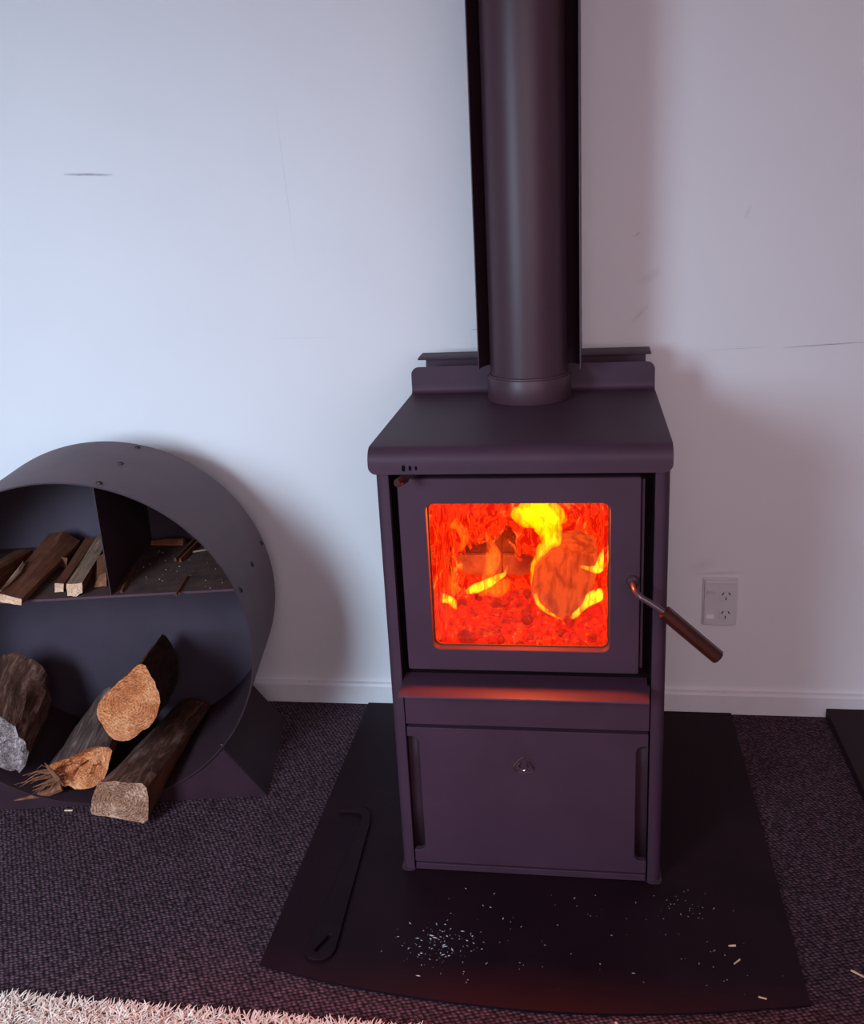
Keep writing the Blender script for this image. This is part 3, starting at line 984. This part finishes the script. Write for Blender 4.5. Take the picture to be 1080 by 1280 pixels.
# flame curtain: a wavy, thick sheet at the back
bm = bmesh.new()
rows = []
path = spline([(-0.1525, -0.236), (-0.1515, -0.10), (-0.146, -0.02), (-0.115, 0.006), (-0.05, 0.0), (0.05, 0.004), (0.115, 0.0), (0.145, -0.03), (0.1505, -0.10), (0.1495, -0.236)], 5)
for i in range(15):
    z = -0.155 + 0.285 * i / 14
    rows.append([(px_ + 0.004 * noise.noise(Vector((k * 0.4, i * 0.3, 9))), py_ + 0.010 * math.sin(k * 0.6 + i * 0.4) * (1 if abs(px_) < 0.11 else 0.2) + 0.010 * noise.noise(Vector((k * 0.3, i * 0.3, 4))), z) for k, (px_, py_) in enumerate(path)])
sheet(bm, rows, 0.006)
fc = obj('flame', bm, 'red_flame', smooth=True)
fc.location = (0.088, -0.385, 0.625)
tag(fc, 'wide curtain of red and orange flame across the back of the firebox', 'flame')

FLAME_TEXT = {
    'tall': ('flame_yellow', 'tall bright yellow flame curling up the middle of the stove window'),
    'blob': ('flame_yellow', 'yellow flame puff left of the tall flame at the window top'),
    'crown': ('flame_yellow', 'broad yellow flame tip right under the top of the stove window'),
    'edge_left': ('flame_bright', 'thin yellow flame licking the lower left edge of the burning log'),
    'edge_right': ('flame_bright', 'yellow flame licking the lower right edge of the burning log'),
    'right': ('flame_bright', 'yellow hook-shaped flame at the right side of the stove window'),
    'upper_right': ('flame_bright', 'thin orange flame in the upper right corner of the stove window'),
    'low': ('flame_bright', 'small slanted yellow flame low in the left half of the window'),
    'corner': ('flame_bright', 'thin orange flame along the left edge of the stove window'),
    'tongue': ('flame_orange', 'upright orange tongue of flame above the small slanted yellow flame'),
    'tongue2': ('flame_orange', 'pointed orange flame low on the left above the coals'),
    'tongue3': ('flame_orange', 'low orange flame beneath the small slanted yellow flame'),
    'tongue4': ('flame_orange', 'drooping orange flame in the upper left of the stove window'),
}
for key, pts in FLAMES.items():
    mk, text = FLAME_TEXT[key]
    sp = spline(pts, 5)
    ox, oy, oz = sp[len(sp) // 2][:3]
    bm = bmesh.new()
    rings = []
    nn = 12
    for i, (x, y, z, r) in enumerate(sp):
        a, b = sp[max(i - 1, 0)], sp[min(i + 1, len(sp) - 1)]
        t = Vector((b[0] - a[0], 0, b[2] - a[2]))
        t = t.normalized() if t.length > 1e-6 else Vector((0, 0, 1))
        s = Vector((t.z, 0, -t.x))
        r = max(r * (1.12 if mk == 'flame_yellow' else 1.3), 0.0005)
        wob = 1 + 0.25 * noise.noise(Vector((x * 60, z * 60, len(key))))
        rings.append([bm.verts.new(Vector((x - ox, 0, z - oz)) + s * r * wob * math.cos(2 * math.pi * q / nn) + Vector((0, 1, 0)) * r * 0.9 * math.sin(2 * math.pi * q / nn)) for q in range(nn)])
    for a, b in zip(rings, rings[1:]):
        for q in range(nn):
            bm.faces.new((a[q], a[(q + 1) % nn], b[(q + 1) % nn], b[q]))
    bm.faces.new(rings[0])
    bm.faces.new(rings[-1])
    fo = obj('flame', bm, mk, smooth=True)
    fo.location = (ox, oy, oz)
    tag(fo, text, 'flame')

# burning logs
wc = Vector((sum(p[0] for p in WEDGE) / len(WEDGE), -0.49, sum(p[2] for p in WEDGE) / len(WEDGE)))
bm = bmesh.new()
ringsN = []
for t, dy in ((1.0, 0.0), (1.02, 0.03), (0.98, 0.08), (0.92, 0.12)):
    ringsN.append([bm.verts.new(Vector(((p[0] - wc.x) * t, dy + 0.004 * noise.noise(Vector(p) * 60), (p[2] - wc.z) * t + dy * 0.10))) for p in WEDGE])
for a, b in zip(ringsN, ringsN[1:]):
    for k in range(len(a)):
        bm.faces.new((a[k], a[(k + 1) % len(a)], b[(k + 1) % len(a)], b[k]))
bm.faces.new(ringsN[0])
bm.faces.new(ringsN[-1])
wl = obj('burning_log', bm, 'ember_log', smooth=30)
wl.location = wc
tag(wl, 'burning wedge-shaped log end glowing orange in the right half of the fire', 'log')

# ================================================================== drum firewood holder
DYAW = 0.1653
DN0 = -0.332
un = Vector((-math.sin(DYAW), math.cos(DYAW), 0))
DR = thing('firewood_holder', 'round black steel drum firewood holder on splayed feet', 'log holder',
           Vector((-0.9277, 0, 0)) + un * DN0, DYAW)
ZC, RO = 0.3736, 0.3685
NF, NB = -0.4978 - DN0, -0.1666 - DN0          # front and back along the drum's own y


def D(u, n, z):
    return Vector((u, n - DN0, z))


def Dw(u, n, z):
    return DR.matrix_basis @ D(u, n, z)


bm = bmesh.new()
N = 128
ring = []
for r, y in ((RO, NF), (RO, (NF + NB) / 2), (RO, NB), (RO - 0.003, NB), (RO - 0.003, (NF + NB) / 2), (RO - 0.003, NF)):
    ring.append([bm.verts.new((r * math.cos(2 * math.pi * k / N), y, ZC + r * math.sin(2 * math.pi * k / N))) for k in range(N)])
for a, b in zip(ring, ring[1:] + ring[:1]):
    for k in range(N):
        f_ = bm.faces.new((a[k], a[(k + 1) % N], b[(k + 1) % N], b[k]))
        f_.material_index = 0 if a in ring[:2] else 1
obj('drum', bm, ['sheen_drum_steel', 'shaded_drum_steel'], DR, smooth=40, local=True)
RI = RO - 0.003
obj('back_panel', prism([(RI * math.cos(2 * math.pi * k / 96), ZC + RI * math.sin(2 * math.pi * k / 96)) for k in range(96)], [], NB - 0.004, NB - 0.001), 'drum_panel', DR, local=True)
zs = 0.497
us = math.sqrt((RI - 0.0005) ** 2 - (zs - ZC) ** 2)
bm = bxm(-us, us, NF + 0.001, NB - 0.004, zs - 0.0025, zs)
sh = obj('shelf', bm, 'dusty_shelf', DR, local=True)
obj('shelf_lip', bxm(-us, us, NF - 0.0005, NF + 0.001, zs - 0.0045, zs + 0.0003), 'drum_steel', sh, local=True)
zt = ZC + math.sqrt((RI - 0.0005) ** 2 - 0.094 ** 2)
obj('divider', bxm(0.0915, 0.0935, NF + 0.001, NB - 0.004, zs, zt), 'shaded_drum_steel', DR, local=True)
# feet
fo, fb_ = 0.2743, 0.3590
arc = []
for k in range(49):
    u = fo - 2 * fo * k / 48
    arc.append((u, ZC - math.sqrt((RO + 0.0006) ** 2 - u * u)))
arc = [(u, max(z, 0.0045)) for u, z in arc]
for nm, y0 in (('foot_front', NF + 0.006), ('foot_back', NB - 0.008)):
    obj(nm, prism([(-fb_, 0.001), (fb_, 0.001)] + arc, [], y0, y0 + 0.0025), 'shaded_steel', DR, local=True)
zf = ZC - math.sqrt((RO + 0.0006) ** 2 - fo * fo)
for s in (-1, 1):
    bm = bmesh.new()
    sheet(bm, [[(s * fo, y, zf + 0.001), (s * (fo * 0.5 + fb_ * 0.5), y, (zf + 0.001) / 2 + 0.001), (s * fb_, y, 0.002)] for y in (NF + 0.006, 0, NB - 0.006)], 0.0025)
    obj('foot_side', bm, 'shaded_steel', DR, local=True)
# rivets through the drum
for ang in (74.5, 17.4, 162.6):
    for n_ in (-0.472, -0.325, -0.189):
        a = math.radians(ang)
        d = Vector((math.cos(a), 0, math.sin(a)))
        c = D(0, n_, ZC) + d * (RO - 0.0003)
        bm = bmesh.new()
        tube(bm, [c, c + d * 0.002, c + d * 0.0042, c + d * 0.0052], [0.0068, 0.0066, 0.0042, 0.0008], 12)
        obj('rivet', bm, 'rivet_black', DR, smooth=60, local=True)
for s in (-1, 1):
    a = math.radians(-42)
    d = Vector((s * math.cos(a), 0, math.sin(a)))
    c = D(0, -0.482, ZC) + d * (RI + 0.0002)
    bm = bmesh.new()
    tube(bm, [c, c - d * 0.002, c - d * 0.004], [0.005, 0.0045, 0.001], 12)
    obj('rivet', bm, 'rivet_black', DR, smooth=60, local=True)


# ================================================================== firewood
def log(name, front, back, mats, label, group, seed, jag=0.004, rough=0.005, rings=14, dome=0.0, sub=3, cat='firewood', soft=True):
    """a split log: its front and back outlines in drum coordinates; z of the object runs along the log.
    mats = (material of the sides, per outline edge index -> slot, end material)"""
    side_mats, edge_slot, end_mat = mats
    F = [Dw(*p) for p in front]
    B = [Dw(*p) for p in back]
    cf = sum(F, Vector()) / len(F)
    cb = sum(B, Vector()) / len(B)
    ax = (cb - cf).normalized()
    L = (cb - cf).length
    rot = ax.to_track_quat('Z', 'Y')
    inv = rot.inverted()
    f = [inv @ (p - cf) for p in F]
    b = [inv @ (p - cf) for p in B]
    n0 = len(f)

    def dense(P):
        out, slot = [], []
        for i in range(n0):
            p, q = P[i], P[(i + 1) % n0]
            for k in range(sub):
                out.append(p.lerp(q, k / sub))
                slot.append(edge_slot(i))
        return out, slot
    fd, slot = dense(f)
    bd_, _ = dense(b)
    # soften the outline a little
    for P in ((fd, bd_) if soft else ()):
        m_ = len(P)
        sm = [(P[i - 1] + P[i] * 2 + P[(i + 1) % m_]) / 4 for i in range(m_)]
        for i in range(m_):
            P[i] = sm[i]
    off = Vector((seed * 5.3, seed * 2.9, seed * 7.7))
    bm = bmesh.new()
    R = []
    for j in range(rings + 1):
        t = j / rings
        row = []
        for i in range(len(fd)):
            p = fd[i].lerp(bd_[i], t)
            cen = Vector((0, 0, p.z))
            rad = (p - cen)
            a = noise.noise(Vector((p.x * 45, p.y * 45, p.z * 9)) + off) * rough
            a += noise.noise(Vector((p.x * 130, p.y * 130, p.z * 30)) + off) * rough * 0.45
            p = p + rad.normalized() * (a - rough * 0.4)
            if j == 0:
                p.z += jag * noise.noise(Vector((p.x * 70, p.y * 70, 3)) + off)
            row.append(bm.verts.new(p))
        R.append(row)
    m_ = len(fd)
    for a, c in zip(R, R[1:]):
        for i in range(m_):
            fc_ = bm.faces.new((a[i], a[(i + 1) % m_], c[(i + 1) % m_], c[i]))
            fc_.material_index = slot[i]
    # back cap
    cbk = bm.verts.new(sum((v.co for v in R[-1]), Vector()) / m_)
    for i in range(m_):
        bm.faces.new((R[-1][i], R[-1][(i + 1) % m_], cbk))
    endco = [v.co.copy() for v in R[0]]
    root = obj(name, bm, side_mats, None, smooth=35, local=True)
    root.location = cf
    root.rotation_euler = rot.to_euler()
    tag(root, label, cat, group)
    # cut end: concentric rings with relief
    bm = bmesh.new()
    cen = sum(endco, Vector()) / m_
    K = 7
    rr = []
    for k in range(K):
        s = 1 - k / K
        row = []
        for p in endco:
            q = cen + (p - cen) * s
            if k:
                q.z += jag * 0.9 * noise.noise(Vector((q.x * 55, q.y * 55, 9)) + off) + jag * 0.5 * noise.noise(Vector((q.x * 170, q.y * 170, 2)) + off)
                q.z -= dome * (1 - s * s)
            row.append(bm.verts.new(q))
        rr.append(row)
    for a, c in zip(rr, rr[1:]):
        for i in range(m_):
            bm.faces.new((a[i], a[(i + 1) % m_], c[(i + 1) % m_], c[i]))
    cv = bm.verts.new(cen - Vector((0, 0, dome)))
    for i in range(m_):
        bm.faces.new((rr[-1][i], rr[-1][(i + 1) % m_], cv))
    for v in bm.verts:
        v.co.z -= 0.0004
    e = obj('cut_end', bm, end_mat, root, smooth=35, local=True)
    return root


one = lambda i: 0
FG = 'split logs in the bottom of the drum'
KG = 'kindling on the shelf of the drum'
lA = log('firewood_log', *SEC['A'], (['bark'], one, 'end_grey'), 'thick round bark-covered log with grey weathered end at the far left of the drum', FG, 1, 0.016, 0.010, dome=0.012)
lB = log('firewood_log', *SEC['B'], (['grey_bark', 'split'], lambda i: 1 if i in (0, 1) else 0, 'end_orange'), 'split log with torn splintery orange end lying under the topmost log', FG, 2, 0.020, 0.006, dome=-0.012)
lC = log('firewood_log', *SEC['C'], (['red_bark', 'bark'], lambda i: 1 if i > 7 else 0, 'end_orange'), 'topmost log in the drum with bright orange half-round cut end', FG, 3, 0.005, 0.005, dome=0.004)
lD = log('firewood_log', *SEC['D'], (['bark', 'split_dark'], lambda i: 1 if i in (0,) else 0, 'end_brown'), 'squared brown log reaching out of the drum onto the carpet', FG, 5, 0.004, 0.004)

# knot scar and splinters on the logs
bm = bmesh.new()
rs = random.Random(3)
for k in range(26):
    u0 = rs.uniform(-0.122, -0.085)
    p0 = D(u0, -0.470 + rs.uniform(-0.012, 0.012), 0.052 + rs.uniform(-0.018, 0.035))
    p1 = p0 + Vector((rs.uniform(-0.075, -0.015), rs.uniform(-0.035, 0.0), rs.uniform(-0.03, 0.012)))
    p1.z = max(p1.z, 0.024 + max(0, (-p1.x - 0.1)) * 0.3)
    mid = p0.lerp(p1, 0.5) + Vector((0, 0, rs.uniform(-0.004, 0.010)))
    tube(bm, [DR.matrix_basis @ q for q in (p0, mid, p1)], [rs.uniform(0.001, 0.004), 0.0014, 0.0004], 5)
bmw = lB.matrix_basis.inverted()
for v in bm.verts:
    v.co = bmw @ v.co
obj('splinters', bm, 'split', lB, local=True)['kind'] = 'stuff'
bm = bmesh.new()
pts = [D(-0.094, -0.474, 0.040), D(-0.118, -0.482, 0.034), D(-0.150, -0.492, 0.031), D(-0.187, -0.508, 0.034)]
tube(bm, [DR.matrix_basis @ q for q in pts], [0.010, 0.009, 0.005, 0.0012], 8)
for v in bm.verts:
    v.co = bmw @ v.co
obj('torn_strip', bm, 'split', lB, local=True)
bm = bmesh.new()
pts = [D(-0.122, -0.470, 0.100), D(-0.105, -0.486, 0.092), D(-0.090, -0.492, 0.070), D(-0.078, -0.488, 0.048)]
tube(bm, [DR.matrix_basis @ q for q in pts], [0.001, 0.005, 0.006, 0.0008], 8)
for v in bm.verts:
    v.co = bmw @ v.co
obj('torn_strip', bm, 'split', lB, local=True)

k1 = log('kindling', *SEC['K1'], (['split_dark', 'split'], lambda i: 1 if i in (0,) else 0, 'end_pale'), 'long flat kindling board with pale end leaning over the shelf edge', KG, 6, 0.002, 0.0015, 16, soft=False)
k2 = log('kindling', *SEC['K2'], (['split_dark'], one, 'end_brown'), 'dark kindling stick at the far left behind the long board', KG, 7, 0.002, 0.002, soft=False)
k3 = log('kindling', *SEC['K3'], (['split_dark'], one, 'end_pale'), 'narrow dark kindling stick left against the pale-topped stick', KG, 8, 0.003, 0.0015, soft=False)
k4 = log('kindling', *SEC['K4'], (['split_dark', 'split_pale'], lambda i: 1 if i in (4, 5) else 0, 'end_pale'), 'pale-topped kindling stick with rough end next to the divider', KG, 9, 0.004, 0.002, soft=False)
k5 = log('kindling', *SEC['K5'], (['split_dark'], one, 'split'), 'short dark kindling block wedged between the pale-topped stick and the divider', KG, 10, 0.002, 0.001, soft=False)
k6 = log('kindling', *SEC['K6'], (['split_dark'], one, 'split'), 'small brown stub between the long board and the narrow dark stick', KG, 11, 0.001, 0.001, soft=False)
# torn sliver on the long board
bm = bmesh.new()
f0, b0 = Vector(SEC['K1'][0][4]), Vector(SEC['K1'][1][4])
f1, b1 = Vector(SEC['K1'][0][5]), Vector(SEC['K1'][1][5])
pl = []
for t, w, h in ((0.02, 0.10, 0.002), (0.15, 0.35, 0.004), (0.30, 0.5, 0.005), (0.42, 0.30, 0.005), (0.46, 0.02, 0.003)):
    a = f0.lerp(b0, t)
    c = f1.lerp(b1, t)
    pl.append([DR.matrix_basis @ D(*(a.lerp(c, s * w) + Vector((0, 0, h + (0.004 if s == 0.5 else 0))))) for s in (0, 0.5, 1.0)])
sheet(bm, pl, 0.002)
bmw = k1.matrix_basis.inverted()
for v in bm.verts:
    v.co = bmw @ v.co
obj('torn_sliver', bm, 'split_pale', k1, local=True)


def stick(name, p0, p1, w, h, m, label, group, cat='kindling', seed=1):
    """small split stick from p0 to p1 (world), resting flat"""
    p0, p1 = Vector(p0), Vector(p1)
    L = (p1 - p0).length
    bm = bmesh.new()
    rw = []
    for j in range(6):
        t = j / 5
        k = 0.8 + 0.35 * noise.noise(Vector((seed * 3.3, t * 2.1, 1)))
        z = t * L
        c = [(-w / 2 * k, 0), (w / 2 * k, 0), (w / 2 * k * 0.8, h * k), (-w / 2 * k * 0.6, h * k)]
        rw.append([bm.verts.new((a, b, z)) for a, b in c])
    for a, b in zip(rw, rw[1:]):
        for i in range(4):
            bm.faces.new((a[i], a[(i + 1) % 4], b[(i + 1) % 4], b[i]))
    bm.faces.new(rw[0])
    bm.faces.new(rw[-1])
    o = obj(name, bm, m, None, local=True)
    o.location = p0
    d = (p1 - p0).normalized()
    side = Vector((0, 0, 1)).cross(d).normalized()
    upn = d.cross(side)
    o.rotation_euler = Matrix((side, upn, d)).transposed().to_euler()
    tag(o, label, cat, group)
    return o


zz = zs + 0.0006
stick('kindling', Dw(0.100, -0.196, zz), Dw(0.178, -0.208, zz), 0.022, 0.016, 'split', 'short reddish kindling block at the back of the right shelf compartment', KG, seed=2)
stick('kindling', Dw(0.183, -0.320, zz), Dw(0.200, -0.190, zz), 0.008, 0.010, 'split_dark', 'thin dark stick right of the short reddish block, left of its pair', KG, seed=3)
stick('kindling', Dw(0.196, -0.328, zz), Dw(0.218, -0.190, zz), 0.008, 0.012, 'split_dark', 'thin dark stick right of the short reddish block, right of its pair', KG, seed=4)
stick('kindling', Dw(0.210, -0.268, zz), Dw(0.285, -0.240, zz), 0.006, 0.004, 'split_pale', 'thin pale sliver at the right end of the shelf', KG, seed=5)
stick('wood_splinter', Dw(0.231, -0.520, zz), Dw(0.232, -0.420, zz), 0.004, 0.005, 'split_dark', 'dark splinter poking over the front edge of the right shelf', None, 'splinter', 6)
stick('wood_splinter', Dw(0.112, -0.488, zz), Dw(0.100, -0.350, zz), 0.006, 0.006, 'split_dark', 'dark splinter on the shelf against the divider', None, 'splinter', 7)
# crumbs on the shelf
bm = bmesh.new()
for k in range(60):
    u, n_ = rs.uniform(0.10, 0.335), rs.uniform(-0.492, -0.20)
    if u * u + (zs - ZC) ** 2 > 0.355 ** 2:
        continue
    c = D(u, n_, zs + 0.0012)
    s = rs.uniform(0.0004, 0.0013)
    r = bmesh.ops.create_cube(bm, size=1.0)
    a = rs.uniform(0, 3.1)
    for v in r['verts']:
        x, y_, z = v.co.x * s * 2.2, v.co.y * s, v.co.z * s
        v.co = DR.matrix_basis @ (c + Vector((x * math.cos(a) - y_ * math.sin(a), x * math.sin(a) + y_ * math.cos(a), z)))
cr = obj('wood_crumbs', bm, 'dust')
tag(cr, 'scatter of wood crumbs on the right half of the shelf', 'crumbs', None, 'stuff')

# ================================================================== power outlet
OX, OZ = 0.4758, 0.2348
outlet = thing('power_outlet', 'white double power outlet on the wall right of the stove', 'outlet', (OX + 0.0365, -0.0005, OZ))
obj('surround', prism(rrect(OX - 0.0035, OX + 0.0765, OZ - 0.001, OZ + 0.1195, 0.003, 3), [], -0.0045, -0.0003, bev=0.001), 'plastic', outlet)
obj('faceplate', prism(rrect(OX, OX + 0.073, OZ, OZ + 0.115, 0.003, 4), [], -0.0095, -0.0046, bev=0.0012), 'plastic', outlet)
obj('top_ridge', bxm(OX + 0.003, OX + 0.0715, -0.0107, -0.0094, OZ + 0.107, OZ + 0.1105, bev=0.0005), 'plastic_switch', outlet)
for zc in (OZ + 0.076, OZ + 0.0285):
    cx = OX + 0.049
    so = obj('socket', prism(rrect(cx - 0.014, cx + 0.014, zc - 0.014, zc + 0.0135, 0.004, 4), [], -0.0104, -0.0094, bev=0.0005), 'plastic', outlet)
    for dx, dz, ang in ((-0.0068, 0.0050, -32), (0.0078, 0.0050, 32), (0.0002, -0.0072, 0)):
        a = math.radians(ang)
        h, w = 0.0040, 0.0011
        q = []
        for sx, sz in ((-1, -1), (1, -1), (1, 1), (-1, 1)):
            x, z = sx * w, sz * h
            q.append((cx + dx + x * math.cos(a) - z * math.sin(a), zc + dz + x * math.sin(a) + z * math.cos(a)))
        obj('pin_slot', prism(q, [], -0.0107, -0.0100), 'shade_black', so)
for zc, tilt in ((OZ + 0.080, 1), (OZ + 0.0270, -1)):
    cx = OX + 0.0145
    sw = obj('switch_bezel', prism(rrect(cx - 0.0105, cx + 0.0105, zc - 0.010, zc + 0.0105, 0.001, 3), [rrect(cx - 0.0092, cx + 0.0092, zc - 0.0088, zc + 0.0093, 0.001, 3)], -0.0107, -0.0094), 'plastic', outlet)
    bm = bmesh.new()
    t = 0.0016 * tilt
    rows = [[(cx + s * 0.0088, yy, zc + z) for s in (-1, 0, 1)] for z, yy in ((-0.0085, -0.0106 - 0.0012 + t), (0.0, -0.0108), (0.009, -0.0106 - 0.0012 - t))]
    sheet(bm, rows, 0.001)
    obj('rocker', bm, 'plastic_switch', sw)

# ================================================================== flat stove tool on the hearth plate
tool_out = [(-0.3190, -0.4765), (-0.3050, -0.4680), (-0.2901, -0.4637), (-0.2750, -0.4637), (-0.2600, -0.4690), (-0.2480, -0.4830), (-0.2415, -0.5127),
            (-0.2275, -0.8700), (-0.2320, -0.8860), (-0.2420, -0.8960), (-0.2560, -0.8990), (-0.2700, -0.8950), (-0.2790, -0.8845), (-0.2800, -0.8720),
            (-0.2620, -0.5200), (-0.2620, -0.5010), (-0.2690, -0.4890), (-0.2790, -0.4825), (-0.2934, -0.4805), (-0.3140, -0.4840)]
a0, a1 = Vector((-0.2590, -0.8760)), Vector((-0.2455, -0.8430))
dv = (a1 - a0).normalized()
nv = Vector((-dv.y, dv.x))
slot = []
for i in range(7):
    a = math.radians(90 + 180 * i / 6)
    slot.append(tuple(a0 + (dv * math.cos(a) + nv * math.sin(a)) * 0.0042))
for i in range(7):
    a = math.radians(-90 + 180 * i / 6)
    slot.append(tuple(a1 + (dv * math.cos(a) + nv * math.sin(a)) * 0.0042))
tl = obj('stove_tool', prism(tool_out, [slot], 0.0052, 0.0112, 'z', bev=0.0008), 'tool_steel')
tag(tl, 'flat black steel stove tool with hooked tip and slotted end on the hearth plate', 'tool')

# ================================================================== ash flakes and chips
bm = bmesh.new()
ra = random.Random(11)


def flake(bm, x, y, z, s, ra):
    a = ra.uniform(0, 6.28)
    k = ra.choice((1.0, 1.5, 2.6))
    pts = [(-s * k, 0), (-0.2 * s, -0.6 * s), (s * k, 0.1 * s), (0.1 * s, 0.7 * s)]
    lo = [bm.verts.new((x + p * math.cos(a) - q * math.sin(a), y + p * math.sin(a) + q * math.cos(a), z)) for p, q in pts]
    hi = bm.verts.new((x, y, z + s * 0.7))
    bm.faces.new(lo)
    for i in range(4):
        bm.faces.new((lo[i], lo[(i + 1) % 4], hi))


for k in range(135):
    x, y = ra.gauss(-0.050, 0.034), ra.gauss(-0.838, 0.030)
    if y > -0.67 or y < -0.93:
        continue
    flake(bm, x, y, 0.0052, abs(ra.gauss(0.0003, 0.0008)) + 0.0004, ra)
for k in range(75):
    flake(bm, ra.uniform(-0.05, 0.52), ra.uniform(-0.92, -0.68), 0.0052, ra.uniform(0.0004, 0.0013), ra)
for k in range(22):
    flake(bm, ra.gauss(0.37, 0.025), ra.gauss(-0.70, 0.02), 0.0052, ra.uniform(0.0004, 0.0013), ra)
af = obj('ash_flakes', bm, 'ash')
tag(af, 'pale ash flakes scattered on the hearth plate in front of the stove', 'ash', None, 'stuff')
for p0, p1, w, text in (
        ((-0.926, -0.513, 0.0005), (-0.908, -0.512, 0.0005), 0.005, 'small pale wood chip on the carpet in front of the drum'),
        ((0.4385, -0.7975, 0.0055), (0.4505, -0.7960, 0.0055), 0.003, 'tiny pale wood chip on the hearth plate, farther from the rug'),
        ((0.4420, -0.8380, 0.0055), (0.4530, -0.8270, 0.0055), 0.003, 'tiny pale wood chip on the hearth plate, nearer to the rug'),
        ((0.6280, -0.8290, 0.0005), (0.6450, -0.8420, 0.0005), 0.004, 'pale wood chip on the carpet right of the hearth plate'),
        ((0.2450, -0.9720, 0.0005), (0.2530, -0.9860, 0.0005), 0.0035, 'pale wood chip on the carpet in front of the hearth plate'),
        ((0.470, -0.9050, 0.0055), (0.482, -0.9080, 0.0055), 0.002, 'tiny pale wood chip near the front right corner of the hearth plate')):
    stick('wood_chip', p0, p1, w, 0.0025, 'chip', text, None, 'wood chip', len(text))

# ================================================================== shaggy rug
rug = thing('shaggy_rug', 'cream shaggy rug on the carpet at the bottom left', 'rug', (-0.4, -1.45, 0.0005))
RX0, RX1, RY0, RY1 = -1.75, 0.60, -1.95, -1.031
obj('backing', bxm(RX0 + 0.01, RX1 - 0.01, RY0 + 0.01, RY1 - 0.012, 0.0005, 0.009), 'rug_base', rug)
verts, faces = [], []
rr_ = random.Random(21)
y = RY1
row = 0
ux = rug.location


def groove(x, y):
    """rows of pile stand apart along soft grooves"""
    t = ((x + 0.10 * (y + 1.0) + 0.02 * math.sin(y * 19)) / 0.118) % 1.0
    return min(t, 1 - t) * 2


while y > RY0:
    near = y > -1.30
    step = 0.0040 if near else 0.011
    x = RX0 + rr_.uniform(0, step)
    while x < RX1:
        px, py = x + rr_.uniform(-0.003, 0.003), y + rr_.uniform(-0.003, 0.003)
        g = groove(px, py)
        hgt = 0.004 + 0.010 * min(1, g * 2.2) ** 0.7 + rr_.uniform(-0.002, 0.003)
        lean = noise.noise(Vector((px * 28, py * 28, 0))) * 3.0 + rr_.uniform(-1.3, 1.3)
        lx, ly = math.cos(lean * 2) * 0.015, math.sin(lean * 2) * 0.014
        if py > RY1 - 0.010:
            ly = abs(ly) + 0.004
            hgt *= 0.6
        w = (0.0011 if near else 0.0032) * rr_.uniform(0.8, 1.3)
        a = rr_.uniform(0, 6.28)
        ca, sa = math.cos(a) * w, math.sin(a) * w
        b0 = len(verts)
        for t, k in ((0.0, 1.0), (0.45, 1.1), (0.8, 1.0), (1.0, 0.45)):
            cx_, cy_, cz_ = px + lx * t * t - ux[0], py + ly * t * t - ux[1], 0.006 + hgt * (1.8 * t - 0.85 * t * t)
            verts += [(cx_ + ca * k, cy_ + sa * k, cz_), (cx_ - 0.5 * ca * k - 0.87 * sa * k, cy_ - 0.5 * sa * k + 0.87 * ca * k, cz_ + 0.3 * w),
                      (cx_ - 0.5 * ca * k + 0.87 * sa * k, cy_ - 0.5 * sa * k - 0.87 * ca * k, cz_)]
        for q in (0, 3, 6):
            for i in range(3):
                j = (i + 1) % 3
                faces.append((b0 + q + i, b0 + q + j, b0 + q + 3 + j, b0 + q + 3 + i))
        faces.append((b0 + 9, b0 + 10, b0 + 11))
        x += step
    y -= step
me = bpy.data.meshes.new('pile')
me.from_pydata(verts, [], faces)
me.materials.append(M['rug_pile'])
po = bpy.data.objects.new('pile', me)
COL.objects.link(po)
po.parent = rug
po['kind'] = 'stuff'
